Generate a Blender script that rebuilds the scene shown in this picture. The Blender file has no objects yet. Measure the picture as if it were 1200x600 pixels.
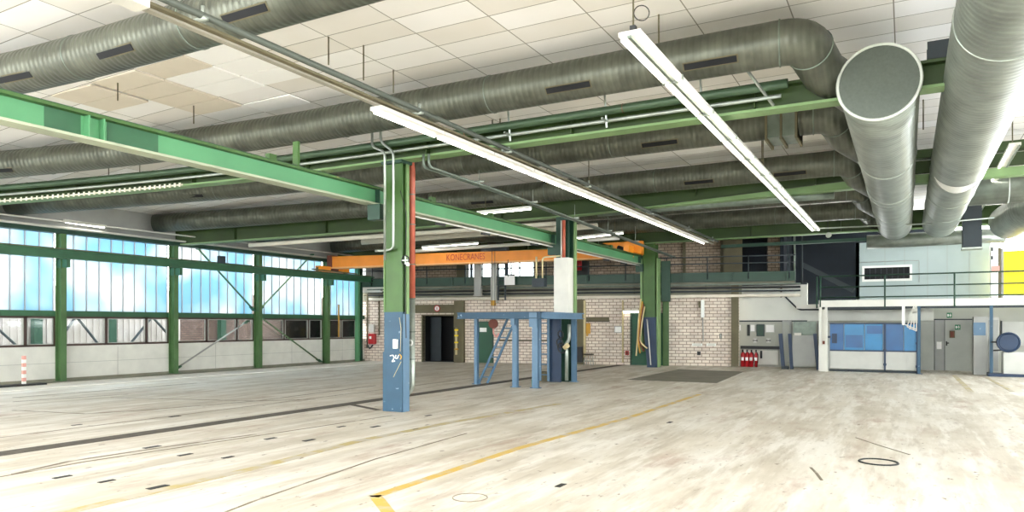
import bpy, bmesh, math, random
from mathutils import Vector, Matrix
random.seed(7)
R = math.radians
sc = bpy.context.scene
col = sc.collection

# ---------------------------------------------------------------- image pixels to hall coordinates
# X runs across the hall, Y into its depth, Z up.  Camera stands at the origin, 1.7 m high.
CAM_H, FPX, HOR = 1.7, 845.0, 380.0
TH = math.atan((1062-600)/845.0); S_, C_ = math.sin(TH), math.cos(TH)
def ray(px):
    t = (px-600)/FPX
    return -S_+t*C_, C_+t*S_
def onY(px, py, Y):                      # point on the upright plane Y = const
    dx, dy = ray(px); z = Y/dy
    return Vector((z*dx, Y, CAM_H+(HOR-py)*z/FPX))
def onX(px, py, X):
    dx, dy = ray(px); z = X/dx
    return Vector((X, z*dy, CAM_H+(HOR-py)*z/FPX))
def onZ(px, py, h):
    dx, dy = ray(px); z = FPX*(h-CAM_H)/(HOR-py)
    return Vector((z*dx, z*dy, h))
WA, WB = Vector((-22.0, 26.0, 0)), Vector((-6.0, 29.7, 0))
WU = (WB-WA).normalized(); WN = Vector((WU.y, -WU.x, 0))     # along the rear brick wall / out of it
WANG = math.atan2(WU.y, WU.x)
def fw(u, d, z): return WA+WU*u+WN*d+Vector((0, 0, z))
def wuz(px, py, d=0.0):
    a = WA+WN*d; dx, dy = ray(px)
    z = (a.x*WN.x+a.y*WN.y)/(dx*WN.x+dy*WN.y)
    p = Vector((z*dx, z*dy, 0))
    return (p-a).dot(WU), CAM_H+(HOR-py)*z/FPX
def wu(px, d=0.0): return wuz(px, 0, d)[0]

# ---------------------------------------------------------------- materials
def lin(c):
    return tuple(((v/255.0)/12.92 if v/255.0 <= .04045 else ((v/255.0+.055)/1.055)**2.4) for v in c)+(1,)
def newmat(name):
    m = bpy.data.materials.new(name); m.use_nodes = True
    nt = m.node_tree; b = nt.nodes['Principled BSDF']
    return m, nt, b
def N(nt, t, **kw):
    n = nt.nodes.new(t)
    for k, v in kw.items():
        if k in ('op',): n.operation = v
        else: setattr(n, k, v)
    return n
def ramp(nt, stops):
    n = nt.nodes.new('ShaderNodeValToRGB'); e = n.color_ramp.elements
    while len(e) < len(stops): e.new(.5)
    for i, (p, c) in enumerate(stops): e[i].position = p; e[i].color = c
    return n
def paint(name, c, rough=.5, metal=0., var=.12, scale=2.5, c2=None, spots=None):
    """painted or plain surface whose tone wanders a little; c2 = wear colour showing through in blotches"""
    m, nt, b = newmat(name); L = nt.links
    geo = N(nt, 'ShaderNodeNewGeometry')
    no = N(nt, 'ShaderNodeTexNoise'); no.inputs['Scale'].default_value = scale; no.inputs['Detail'].default_value = 6
    L.new(geo.outputs['Position'], no.inputs['Vector'])
    base = lin(c); lo = tuple(x*(1-var) for x in base[:3])+(1,); hi = tuple(min(1, x*(1+var)) for x in base[:3])+(1,)
    r = ramp(nt, [(.3, lo), (.7, hi)]); L.new(no.outputs['Fac'], r.inputs['Fac'])
    out = r.outputs['Color']
    if c2:
        n2 = N(nt, 'ShaderNodeTexNoise'); n2.inputs['Scale'].default_value = scale*3; n2.inputs['Detail'].default_value = 8
        L.new(geo.outputs['Position'], n2.inputs['Vector'])
        r2 = ramp(nt, [(spots or .6, (0, 0, 0, 1)), ((spots or .6)+.06, (1, 1, 1, 1))]); L.new(n2.outputs['Fac'], r2.inputs['Fac'])
        mx = N(nt, 'ShaderNodeMixRGB'); mx.inputs['Color2'].default_value = lin(c2)
        L.new(r2.outputs['Color'], mx.inputs['Fac']); L.new(out, mx.inputs['Color1']); out = mx.outputs['Color']
    L.new(out, b.inputs['Base Color'])
    b.inputs['Roughness'].default_value = rough; b.inputs['Metallic'].default_value = metal
    return m
def glow(name, c, s):
    m, nt, b = newmat(name)
    b.inputs['Base Color'].default_value = lin(c); b.inputs['Emission Color'].default_value = lin(c)
    b.inputs['Emission Strength'].default_value = s
    return m
def ducting(name, c, axis, period, rough=.42, metal=.55, strength=.5):
    """spiral-wound sheet steel: fine ribs across the run, mottled zinc"""
    m, nt, b = newmat(name); L = nt.links
    geo = N(nt, 'ShaderNodeNewGeometry')
    no = N(nt, 'ShaderNodeTexNoise'); no.inputs['Scale'].default_value = 3; no.inputs['Detail'].default_value = 8
    L.new(geo.outputs['Position'], no.inputs['Vector'])
    base = lin(c); r = ramp(nt, [(.3, tuple(x*.75 for x in base[:3])+(1,)), (.7, tuple(min(1, x*1.25) for x in base[:3])+(1,))])
    L.new(no.outputs['Fac'], r.inputs['Fac'])
    w = N(nt, 'ShaderNodeTexWave'); w.wave_type = 'BANDS'; w.bands_direction = axis; w.wave_profile = 'SIN'
    w.inputs['Scale'].default_value = math.pi*2/(20*period); w.inputs['Distortion'].default_value = .0
    L.new(geo.outputs['Position'], w.inputs['Vector'])
    bp = N(nt, 'ShaderNodeBump'); bp.inputs['Strength'].default_value = strength; bp.inputs['Distance'].default_value = .012
    L.new(w.outputs['Fac'], bp.inputs['Height']); L.new(bp.outputs['Normal'], b.inputs['Normal'])
    r2 = ramp(nt, [(.0, (.86, .86, .86, 1)), (.35, (1, 1, 1, 1))]); L.new(w.outputs['Fac'], r2.inputs['Fac'])
    mx = N(nt, 'ShaderNodeMixRGB'); mx.blend_type = 'MULTIPLY'; mx.inputs['Fac'].default_value = .8
    L.new(r.outputs['Color'], mx.inputs['Color1']); L.new(r2.outputs['Color'], mx.inputs['Color2'])
    L.new(mx.outputs['Color'], b.inputs['Base Color'])
    b.inputs['Roughness'].default_value = rough; b.inputs['Metallic'].default_value = metal
    return m
def grid_vec(nt, frame='XY', off=(0, 0)):
    """world position turned into wall / ceiling texture coordinates"""
    L = nt.links; geo = N(nt, 'ShaderNodeNewGeometry'); vec = geo.outputs['Position']
    if frame == 'W':
        vr = N(nt, 'ShaderNodeVectorRotate'); vr.rotation_type = 'Z_AXIS'; vr.inputs['Angle'].default_value = -WANG
        vr.inputs['Center'].default_value = WA; L.new(vec, vr.inputs['Vector']); vec = vr.outputs['Vector']
    sp = N(nt, 'ShaderNodeSeparateXYZ'); L.new(vec, sp.inputs['Vector'])
    cb = N(nt, 'ShaderNodeCombineXYZ')
    a, c = {'XY': ('X', 'Y'), 'W': ('X', 'Z'), 'XZ': ('X', 'Z'), 'YZ': ('Y', 'Z')}[frame]
    L.new(sp.outputs[a], cb.inputs['X']); L.new(sp.outputs[c], cb.inputs['Y'])
    mp = N(nt, 'ShaderNodeMapping'); mp.inputs['Location'].default_value = (off[0], off[1], 0)
    L.new(cb.outputs['Vector'], mp.inputs['Vector'])
    return mp.outputs['Vector']
def bricks(name, ca, cb_, cm, bw, bh, mortar, frame, off=(0, 0), offset=.5, rough=.8, bump=.3, blotch=None):
    m, nt, b = newmat(name); L = nt.links
    v = grid_vec(nt, frame, off)
    t = N(nt, 'ShaderNodeTexBrick'); t.offset = offset; t.squash = 1
    t.inputs['Color1'].default_value = lin(ca); t.inputs['Color2'].default_value = lin(cb_); t.inputs['Mortar'].default_value = lin(cm)
    t.inputs['Scale'].default_value = 1; t.inputs['Brick Width'].default_value = bw; t.inputs['Row Height'].default_value = bh
    t.inputs['Mortar Size'].default_value = mortar; t.inputs['Mortar Smooth'].default_value = .1; t.inputs['Bias'].default_value = 0
    L.new(v, t.inputs['Vector'])
    no = N(nt, 'ShaderNodeTexNoise'); no.inputs['Scale'].default_value = 1.1; no.inputs['Detail'].default_value = 6
    L.new(v, no.inputs['Vector'])
    bl = blotch or ((.84, .84, .82, 1), (1.08, 1.07, 1.05, 1))
    r = ramp(nt, [(.35, bl[0]), (.65, bl[1])]); L.new(no.outputs['Fac'], r.inputs['Fac'])
    mx = N(nt, 'ShaderNodeMixRGB'); mx.blend_type = 'MULTIPLY'; mx.inputs['Fac'].default_value = 1
    L.new(t.outputs['Color'], mx.inputs['Color1']); L.new(r.outputs['Color'], mx.inputs['Color2'])
    L.new(mx.outputs['Color'], b.inputs['Base Color']); b.inputs['Roughness'].default_value = rough
    if bump:
        bp = N(nt, 'ShaderNodeBump'); bp.invert = True; bp.inputs['Strength'].default_value = bump; bp.inputs['Distance'].default_value = .02
        L.new(t.outputs['Fac'], bp.inputs['Height']); L.new(bp.outputs['Normal'], b.inputs['Normal'])
    return m

M = {}
M['mint'] = paint('mint_green_paint', (84, 144, 100), .45, var=.10, scale=1.2)
M['mintflange'] = paint('pale_flange_paint', (160, 168, 144), .6, var=.1)  # runway lower flange, paler than the mint web
M['green'] = paint('leaf_green_paint', (60, 94, 42), .5, var=.16, c2=(120, 120, 70), spots=.70)
M['greenedge'] = paint('pale_green_lit_edge', (112, 142, 92), .5, var=.1)  # pale green; on girder flanges it carries the light their edges catch
M['olive'] = paint('olive_green_girder_paint', (44, 66, 20), .55, var=.22, scale=1.5)
M['darkgreen'] = paint('dark_green_paint', (26, 62, 46), .5, var=.15)
M['wallgreen'] = paint('wall_post_green_paint', (46, 92, 62), .5, var=.14)
M['postgreen'] = paint('olive_leaf_post_paint', (72, 106, 62), .5, var=.16)
M['doorgreen'] = paint('bottle_green_door_paint', (10, 78, 50), .5, var=.1)
M['blue'] = paint('steel_blue_paint', (36, 74, 98), .5, var=.14, c2=(150, 175, 195), spots=.66)
M['lightblue'] = paint('light_steel_blue_paint', (84, 116, 142), .45, var=.14, c2=(190, 205, 215), spots=.68)
M['navy'] = paint('navy_paint', (24, 48, 76), .5, var=.12)
M['slate'] = paint('dark_blue_steel', (30, 42, 48), .55, var=.15)
M['galv'] = paint('galvanised_steel', (158, 166, 158), .35, .6, var=.15, scale=8)
M['galvdark'] = paint('dull_galvanised_steel', (112, 124, 114), .45, .4, var=.18, scale=6)
M['red'] = paint('red_oxide_pipe_paint', (178, 92, 70), .45, var=.16, scale=5)
M['fire'] = paint('fire_red_paint', (176, 26, 34), .35, var=.08)
M['white'] = paint('white_paint', (236, 238, 234), .5, var=.04)
M['offwhite'] = paint('off_white_paint', (212, 212, 204), .6, var=.07)
M['insul'] = paint('cream_pipe_wrap', (222, 216, 200), .6, var=.07)
M['orange'] = paint('crane_orange_paint', (240, 148, 30), .4, var=.07)
M['orangeflange'] = paint('crane_pale_flange', (238, 178, 110), .45, var=.06)
M['orangered'] = paint('crane_letter_red', (196, 76, 22), .5, var=.04)
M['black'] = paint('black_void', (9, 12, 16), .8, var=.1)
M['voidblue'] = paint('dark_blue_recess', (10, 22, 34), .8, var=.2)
M['dark'] = paint('dark_rubber', (34, 36, 36), .6, var=.15)
M['brownframe'] = paint('brown_window_frame', (66, 48, 42), .5, var=.12)
M['darkpipe'] = paint('dull_green_pipe_paint', (60, 82, 58), .45, .2, var=.15)
M['trackgrey'] = paint('dull_track_metal', (70, 76, 68), .5, .2, var=.1)
M['trackpale'] = paint('pale_track_metal', (150, 146, 132), .5, .1, var=.12)
M['lampwhite'] = paint('lamp_housing_white', (205, 204, 196), .5, var=.05)
M['newtile'] = paint('fresh_white_ceiling_tile', (252, 252, 250), .9, var=.01)
M['oldtile'] = paint('yellowed_ceiling_tile', (222, 213, 197), .9, var=.03)
M['concrete'] = paint('grey_concrete', (128, 128, 112), .85, var=.14)
M['umber'] = paint('olive_brown_steel', (96, 90, 66), .7, var=.14)
M['grey'] = paint('mid_grey_panel', (158, 160, 156), .6, var=.06)
M['greydoor'] = paint('grey_door_paint', (166, 170, 162), .5, var=.06)
M['lightgrey'] = paint('light_grey_panel', (186, 188, 182), .6, var=.06)
M['plaster'] = paint('white_plaster', (212, 214, 206), .85, var=.08, scale=1)
M['plastergrey'] = paint('grey_plaster_dado', (172, 174, 164), .85, var=.1, scale=1)
M['yellow'] = paint('signal_yellow_paint', (250, 222, 10), .5, var=.05)
M['ochre'] = paint('ochre_cloth', (196, 150, 62), .8, var=.2)
M['beige'] = paint('beige_hose', (200, 186, 142), .6, var=.12)
M['brown'] = paint('rust_brown', (110, 58, 44), .7, var=.2)
M['pink'] = paint('pale_pink_tape', (222, 160, 150), .6, var=.1)
M['paper'] = paint('white_paper', (240, 240, 238), .7, var=.02)
M['signgreen'] = paint('exit_sign_green', (20, 120, 78), .5, var=.03)
M['curtain'] = paint('blue_sheet', (8, 84, 138), .35, var=.2, scale=1.6)
M['curtain2'] = paint('light_blue_sheet', (22, 116, 168), .35, var=.16, scale=1.6)
M['officepanel'] = paint('office_wall_panel', (168, 184, 184), .55, var=.05, scale=1)
M['tube'] = glow('fluorescent_tube', (255, 250, 238), 7)
M['duct'] = ducting('olive_zinc_spiral_duct', (96, 99, 88), 'X', .10, metal=.6)
M['ductY'] = ducting('bright_zinc_spiral_duct', (142, 150, 142), 'Y', .13, rough=.4, metal=.5, strength=.35)
M['cap'] = paint('grey_duct_end_plate', (78, 86, 78), .6, .1, var=.1, scale=30)
M['ring'] = paint('pale_duct_flange', (196, 202, 194), .4, .4, var=.08)
M['brick'] = bricks('pale_sand_lime_brick', (232, 222, 210), (214, 200, 188), (140, 124, 112), .30, .125, .013, 'W')
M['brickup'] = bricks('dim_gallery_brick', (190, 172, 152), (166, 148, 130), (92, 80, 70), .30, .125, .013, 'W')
M['tile'] = bricks('mineral_fibre_ceiling_tile', (249, 248, 247), (233, 229, 222), (150, 146, 136), 1.25, .5625, .009, 'XY', off=(.15, .2675), offset=0, rough=.9, bump=.15, blotch=((.97, .965, .95, 1), (1.0, 1.0, 1.0, 1)))

# floor: worn pale concrete, streaked along the driving direction
def floor_mat():
    m, nt, b = newmat('worn_pale_concrete_floor'); L = nt.links
    geo = N(nt, 'ShaderNodeNewGeometry')
    def noise(scale, detail=8, sx=1, sy=1, rot=0, off=0):
        mp = N(nt, 'ShaderNodeMapping'); mp.inputs['Scale'].default_value = (sx, sy, 1); mp.inputs['Rotation'].default_value = (0, 0, rot)
        mp.inputs['Location'].default_value = (off, off, 0)
        L.new(geo.outputs['Position'], mp.inputs['Vector'])
        n = N(nt, 'ShaderNodeTexNoise'); n.inputs['Scale'].default_value = scale; n.inputs['Detail'].default_value = detail
        n.inputs['Roughness'].default_value = .62
        L.new(mp.outputs['Vector'], n.inputs['Vector']); return n.outputs['Fac']
    def mix(fac, c1, c2, mode='MIX', f=None):
        x = N(nt, 'ShaderNodeMixRGB'); x.blend_type = mode
        if fac is None: x.inputs['Fac'].default_value = f
        else: L.new(fac, x.inputs['Fac'])
        for s, v in (('Color1', c1), ('Color2', c2)):
            if isinstance(v, tuple): x.inputs[s].default_value = v
            else: L.new(v, x.inputs[s])
        return x.outputs['Color']
    def rp(fac, a, c):
        r = ramp(nt, [(a, (0, 0, 0, 1)), (c, (1, 1, 1, 1))]); L.new(fac, r.inputs['Fac']); return r.outputs['Color']
    c = mix(rp(noise(.3, 5), .35, .62), lin((210, 203, 190)), lin((194, 186, 171)))
    c = mix(rp(noise(1.6, 10, 1, .10), .44, .66), c, lin((176, 167, 151)))       # long wheel streaks
    c = mix(rp(noise(2.6, 9, 1, .16, .05, 7), .50, .60), c, lin((214, 209, 199)))
    c = mix(rp(noise(1.1, 12, 1, .22, 0, 13), .50, .74), c, lin((222, 219, 211)))   # scrubbed white patches
    c = mix(rp(noise(1.7, 12, 1, .30, .2, 31), .56, .74), c, lin((164, 138, 120)))
    c = mix(rp(noise(6, 12, 1, .12, .04, 17), .54, .80), c, lin((160, 149, 133)))
    c = mix(rp(noise(7, 12, 1, .10, .04, 41), .54, .80), c, lin((230, 227, 220)))  # reddish dirt
    c = mix(rp(noise(9, 10, 1, .5, .2, 3), .62, .70), c, lin((124, 112, 98)))
    c = mix(rp(noise(22, 6, 1, .6, .2, 3), .66, .74), c, lin((110, 100, 88)))
    L.new(c, b.inputs['Base Color'])
    r = ramp(nt, [(.3, (.42, .42, .42, 1)), (.7, (.7, .7, .7, 1))]); L.new(noise(2, 6), r.inputs['Fac'])
    L.new(r.outputs['Color'], b.inputs['Roughness'])
    b.inputs['Specular IOR Level'].default_value = .35
    bp = N(nt, 'ShaderNodeBump'); bp.inputs['Strength'].default_value = .15; bp.inputs['Distance'].default_value = .01
    L.new(noise(14, 8), bp.inputs['Height']); L.new(bp.outputs['Normal'], b.inputs['Normal'])
    return m
M['floor'] = floor_mat()
def worn(name, c, lo, hi):
    """floor paint worn through to bare concrete"""
    m, nt, b = newmat(name); L = nt.links
    geo = N(nt, 'ShaderNodeNewGeometry'); n = N(nt, 'ShaderNodeTexNoise'); n.inputs['Scale'].default_value = 3.5; n.inputs['Detail'].default_value = 10
    L.new(geo.outputs['Position'], n.inputs['Vector'])
    r = ramp(nt, [(lo, lin(c)), (hi, lin((182, 174, 158)))]); L.new(n.outputs['Fac'], r.inputs['Fac'])
    L.new(r.outputs['Color'], b.inputs['Base Color']); b.inputs['Roughness'].default_value = .6
    return m
M['floorstripe'] = worn('worn_yellow_floor_paint', (200, 168, 84), .48, .66)
M['fadedstripe'] = worn('faded_yellow_floor_paint', (176, 160, 108), .42, .58)
M['joint'] = worn('dark_floor_joint', (120, 110, 92), .52, .7)
M['drain'] = paint('dark_drain_grating', (82, 76, 68), .8, var=.3, scale=6)
M['plate'] = paint('oil_dark_steel_floor_plate', (112, 108, 96), .6, var=.25, scale=1.5)
M['palefloor'] = paint('pale_kerb_concrete', (236, 230, 220), .8, var=.06)
# glass
def translucent(name, c, c2):
    m = bpy.data.materials.new(name); m.use_nodes = True; nt = m.node_tree; nt.nodes.clear(); L = nt.links
    o = N(nt, 'ShaderNodeOutputMaterial'); tr = N(nt, 'ShaderNodeBsdfTranslucent'); df = N(nt, 'ShaderNodeBsdfGlossy')
    df.inputs['Roughness'].default_value = .4; df.inputs['Color'].default_value = (.6, .7, .7, 1)
    geo = N(nt, 'ShaderNodeNewGeometry'); n = N(nt, 'ShaderNodeTexNoise'); n.inputs['Scale'].default_value = .45; n.inputs['Detail'].default_value = 3
    L.new(geo.outputs['Position'], n.inputs['Vector'])
    r = ramp(nt, [(.38, lin(c)), (.58, lin(c2))]); L.new(n.outputs['Fac'], r.inputs['Fac']); L.new(r.outputs['Color'], tr.inputs['Color'])
    mx = N(nt, 'ShaderNodeMixShader'); mx.inputs['Fac'].default_value = .05
    L.new(tr.outputs[0], mx.inputs[1]); L.new(df.outputs[0], mx.inputs[2]); L.new(mx.outputs[0], o.inputs['Surface'])
    return m
M['profilit'] = translucent('ribbed_translucent_glazing', (186, 189, 190), (134, 163, 178))
M['profilitrib'] = translucent('glazing_rib', (192, 194, 194), (188, 192, 194))
def glass(name, tint):
    m = bpy.data.materials.new(name); m.use_nodes = True; nt = m.node_tree; nt.nodes.clear(); L = nt.links
    o = N(nt, 'ShaderNodeOutputMaterial'); tr = N(nt, 'ShaderNodeBsdfTransparent'); tr.inputs['Color'].default_value = tint
    gl = N(nt, 'ShaderNodeBsdfGlossy'); gl.inputs['Roughness'].default_value = .05
    fr = N(nt, 'ShaderNodeFresnel'); fr.inputs['IOR'].default_value = 1.45
    mx = N(nt, 'ShaderNodeMixShader'); L.new(fr.outputs[0], mx.inputs['Fac'])
    L.new(tr.outputs[0], mx.inputs[1]); L.new(gl.outputs[0], mx.inputs[2]); L.new(mx.outputs[0], o.inputs['Surface'])
    return m
M['glass'] = glass('clear_pane', (.80, .84, .84, 1))
M['neighbour'] = paint('weathered_corrugated_sheet', (176, 166, 162), .8, var=.12)
M['neighbourbrick'] = bricks('weathered_outside_brick', (112, 88, 80), (92, 70, 64), (60, 50, 48), .25, .09, .012, 'YZ')
M['outside'] = paint('outside_yard_paving', (150, 148, 140), .9, var=.1)

# ---------------------------------------------------------------- mesh builder
class MB:
    def __init__(s): s.v = []; s.f = []; s.smooth = False
    def quad8(s, c):
        n = len(s.v); s.v += [Vector(p) for p in c]
        for f in ((0, 3, 2, 1), (4, 5, 6, 7), (0, 1, 5, 4), (1, 2, 6, 5), (2, 3, 7, 6), (3, 0, 4, 7)):
            s.f.append(tuple(n+i for i in f))
        return s
    def box(s, x0, x1, y0, y1, z0, z1):
        x0, x1 = min(x0, x1), max(x0, x1); y0, y1 = min(y0, y1), max(y0, y1); z0, z1 = min(z0, z1), max(z0, z1)
        return s.quad8([(x0, y0, z0), (x1, y0, z0), (x1, y1, z0), (x0, y1, z0), (x0, y0, z1), (x1, y0, z1), (x1, y1, z1), (x0, y1, z1)])
    def wbox(s, u0, u1, d0, d1, z0, z1):
        """box in the frame of the rear brick wall; d counts out of the wall towards the hall"""
        u0, u1 = min(u0, u1), max(u0, u1); d0, d1 = min(d0, d1), max(d0, d1); z0, z1 = min(z0, z1), max(z0, z1)
        return s.quad8([fw(u0, d1, z0), fw(u1, d1, z0), fw(u1, d0, z0), fw(u0, d0, z0), fw(u0, d1, z1), fw(u1, d1, z1), fw(u1, d0, z1), fw(u0, d0, z1)])
    def bar(s, a, b, w, h, up=(0, 0, 1)):
        a, b = Vector(a), Vector(b); d = (b-a).normalized(); up = Vector(up)
        if abs(d.dot(up)) > .98: up = Vector((0, 1, 0))
        sd = d.cross(up).normalized()*w/2; uu = sd.cross(d).normalized()*h/2
        return s.quad8([a-sd-uu, a+sd-uu, b+sd-uu, b-sd-uu, a-sd+uu, a+sd+uu, b+sd+uu, b-sd+uu])
    def tube(s, pts, r, n=12, cap=True, bend=0, rr=None):
        pts = [Vector(p) for p in pts]
        if bend and len(pts) > 2:                       # round the corners
            q = [pts[0]]
            for i in range(1, len(pts)-1):
                a, p, b = pts[i-1], pts[i], pts[i+1]
                l = min(bend, (a-p).length*.45, (b-p).length*.45)
                p0 = p+(a-p).normalized()*l; p1 = p+(b-p).normalized()*l
                for k in range(7):
                    t = k/6; q.append(p0*(1-t)**2+p*2*t*(1-t)+p1*t*t)
            q.append(pts[-1]); pts = q
        s.smooth = True; n0 = len(s.v); m = len(pts); prev = None
        for i, p in enumerate(pts):
            d = (pts[min(i+1, m-1)]-pts[max(i-1, 0)]).normalized()
            if prev is None:
                ref = Vector((0, 0, 1)) if abs(d.z) < .9 else Vector((0, 1, 0)); a = d.cross(ref).normalized()
            else: a = (prev-d*prev.dot(d)).normalized()
            prev = a; b = d.cross(a); r_ = rr[i] if rr else r
            for k in range(n):
                t = 2*math.pi*k/n; s.v.append(p+a*math.cos(t)*r_+b*math.sin(t)*r_)
        for i in range(m-1):
            for k in range(n):
                s.f.append((n0+i*n+k, n0+i*n+(k+1) % n, n0+(i+1)*n+(k+1) % n, n0+(i+1)*n+k))
        if cap:
            s.f.append(tuple(n0+k for k in reversed(range(n)))); s.f.append(tuple(n0+(m-1)*n+k for k in range(n)))
        return s
    def torus(s, c, axis, r, t, n=32, k=8):
        axis = Vector(axis).normalized(); ref = Vector((0, 0, 1)) if abs(axis.z) < .9 else Vector((1, 0, 0))
        a = axis.cross(ref).normalized(); b = axis.cross(a); c = Vector(c); n0 = len(s.v); s.smooth = True
        for i in range(n):
            o = a*math.cos(2*math.pi*i/n)+b*math.sin(2*math.pi*i/n)
            for j in range(k):
                w = 2*math.pi*j/k; s.v.append(c+o*(r+t*math.cos(w))+axis*t*math.sin(w))
        for i in range(n):
            for j in range(k):
                s.f.append((n0+i*k+j, n0+((i+1) % n)*k+j, n0+((i+1) % n)*k+(j+1) % k, n0+i*k+(j+1) % k))
        return s
    def prism(s, poly, off):
        """poly: 3-D outline, off: thickness vector"""
        n0 = len(s.v); n = len(poly); off = Vector(off)
        s.v += [Vector(p) for p in poly]+[Vector(p)+off for p in poly]
        s.f.append(tuple(n0+i for i in range(n))); s.f.append(tuple(n0+n+i for i in reversed(range(n))))
        for i in range(n): s.f.append((n0+i, n0+n+i, n0+n+(i+1) % n, n0+(i+1) % n))
        return s
    def build(s, name, m, parent=None, bevel=0):
        me = bpy.data.meshes.new(name)
        o0 = Vector((0, 0, 0))
        if parent is not None: o0 = world_loc(parent)
        elif s.v:
            o0 = Vector((sum(v.x for v in s.v)/len(s.v), sum(v.y for v in s.v)/len(s.v), min(v.z for v in s.v)))
        me.from_pydata([tuple(v-o0) for v in s.v], [], s.f); me.update()
        bm = bmesh.new(); bm.from_mesh(me); bmesh.ops.recalc_face_normals(bm, faces=bm.faces[:]); bm.to_mesh(me); bm.free()
        me.materials.append(M[m] if isinstance(m, str) else m)
        if s.smooth:
            for p in me.polygons: p.use_smooth = len(p.vertices) == 4
        ob = bpy.data.objects.new(name, me); col.objects.link(ob)
        if parent is None: ob.location = o0
        else: ob.parent = parent
        if bevel:
            b = ob.modifiers.new('bevel', 'BEVEL'); b.width = bevel; b.segments = 2; b.limit_method = 'ANGLE'
        return ob
def world_loc(o):
    p = Vector(o.location)
    while o.parent: o = o.parent; p = p+Vector(o.location)
    return p
def tag(o, label=None, cat=None, group=None, kind=None):
    for k, v in (('label', label), ('category', cat), ('group', group), ('kind', kind)):
        if v: o[k] = v
    return o
def thing(name, loc, label, cat, group=None):
    o = bpy.data.objects.new(name, None); o.location = loc; o.empty_display_size = .2; col.objects.link(o)
    return tag(o, label, cat, group)
def struct(mb, name, m, parent=None, label=None):
    o = mb.build(name, m, parent)
    if parent is None: o['kind'] = 'structure'
    if label: o['label'] = label
    return o
def text_mesh(name, body, size, m, parent, mat4, depth=.01):
    cu = bpy.data.curves.new(name, 'FONT'); cu.body = body; cu.size = size; cu.extrude = depth; cu.align_x = 'CENTER'; cu.align_y = 'CENTER'
    t = bpy.data.objects.new(name+'_tmp', cu); col.objects.link(t)
    dg = bpy.context.evaluated_depsgraph_get(); me = bpy.data.meshes.new_from_object(t.evaluated_get(dg))
    bpy.data.objects.remove(t); me.materials.clear(); me.materials.append(M[m])
    me.transform(mat4)
    ob = bpy.data.objects.new(name, me); col.objects.link(ob); ob.parent = parent
    me.transform(Matrix.Translation(-world_loc(parent)))
    return ob
def orient(origin, xdir, ydir):
    x = Vector(xdir).normalized(); y = Vector(ydir).normalized(); z = x.cross(y)
    return Matrix(((x.x, y.x, z.x, origin[0]), (x.y, y.y, z.y, origin[1]), (x.z, y.z, z.z, origin[2]), (0, 0, 0, 1)))

CEIL = 6.03
XL = -22.0
YE = 34.0
# ================================================================= floor
floor = struct(MB().box(-22.2, 8, -5, YE, -.3, 0), 'floor', 'floor', label='worn pale concrete hall floor with streaks and stains')
def strip(pts, w, name, m, label=None, z=.004):
    mb = MB()
    for a, b in zip(pts[:-1], pts[1:]):
        a, b = Vector((a[0], a[1], z/2+.001)), Vector((b[0], b[1], z/2+.001)); mb.bar(a, b, w, z)
    o = mb.build(name, m, floor)
    if label: o['label'] = label
    return o
strip([(-3.2, 4.35), (-4.12, 5.19), (-4.62, 5.62)], .12, 'yellow_floor_line', 'floorstripe', 'short slanting leg of the yellow floor line')
strip([(-4.60, 5.56), (-4.66, 8.7), (-4.43, 12.5), (-4.40, 17.5)], .12, 'yellow_floor_line', 'floorstripe', 'bright yellow line running into the hall')
strip([(-6.6, 2.5), (-6.75, 6.0), (-7.0, 8.2), (-6.9, 10.5), (-6.5, 14.0)], .16, 'yellow_floor_line', 'fadedstripe', 'faded wide yellow line beside the column row')
strip([(1.40, 28.0), (1.43, 21.5)], .13, 'yellow_floor_line', 'fadedstripe', 'yellow line in front of the grey double door')
strip([(2.25, 27.5), (2.35, 22.0)], .10, 'yellow_floor_line', 'fadedstripe')
strip([(-10.42, 1.0), (-10.42, 11.2), (-10.45, 29.0)], .36, 'drain_channel', 'drain', 'long dark grated drain channel')
strip([(-10.3, 11.75), (-9.15, 11.25)], .14, 'drain_channel', 'drain')
strip([(-8.75, 2.5), (-8.9, 5.3), (-8.4, 10.7)], .035, 'floor_joint', 'joint')
strip([(-5.2, 3.6), (-5.5, 4.91), (-5.87, 7.15), (-6.0, 9.5)], .025, 'floor_joint', 'joint')
strip([(-11.9, 3.0), (-12.0, 26.5)], .03, 'floor_joint', 'joint')
for pts in ([(15, 481), (100, 485), (180, 480), (300, 470)], [(130, 466), (300, 470), (370, 468)], [(15, 466), (120, 458), (230, 449)], [(15, 471), (60, 468), (150, 462)],
            [(15, 556), (80, 541), (200, 523), (300, 509)], [(300, 470), (440, 452)]):
    strip([onZ(x, y, 0)[:2] for x, y in pts], .05, 'floor_joint', 'joint')
strip([onZ(x, y, 0)[:2] for x, y in ((1003, 513), (1030, 522), (1066, 533))], .025, 'floor_crack', 'joint')
strip([onZ(x, y, 0)[:2] for x, y in ((950, 548), (957, 555), (963, 563))], .03, 'floor_crack', 'joint')
MB().prism([(-7.5, 21.1, .001), (-4.8, 21.1, .001), (-5.1, 26.6, .001), (-7.5, 26.8, .001)], (0, 0, .006)).build('steel_floor_plate', 'plate', floor)['label'] = 'large dark steel plate let into the floor'
MB().torus((-.3, 9.95, .003), (0, 0, 1), .215, .014, 40, 6).build('manhole_ring', 'dark', floor)['label'] = 'dark ring of a small round floor cover'
MB().torus((-3.75, 6.0, .002), (0, 0, 1), .17, .006, 30, 6).build('chalk_ring', 'joint', floor)
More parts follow.
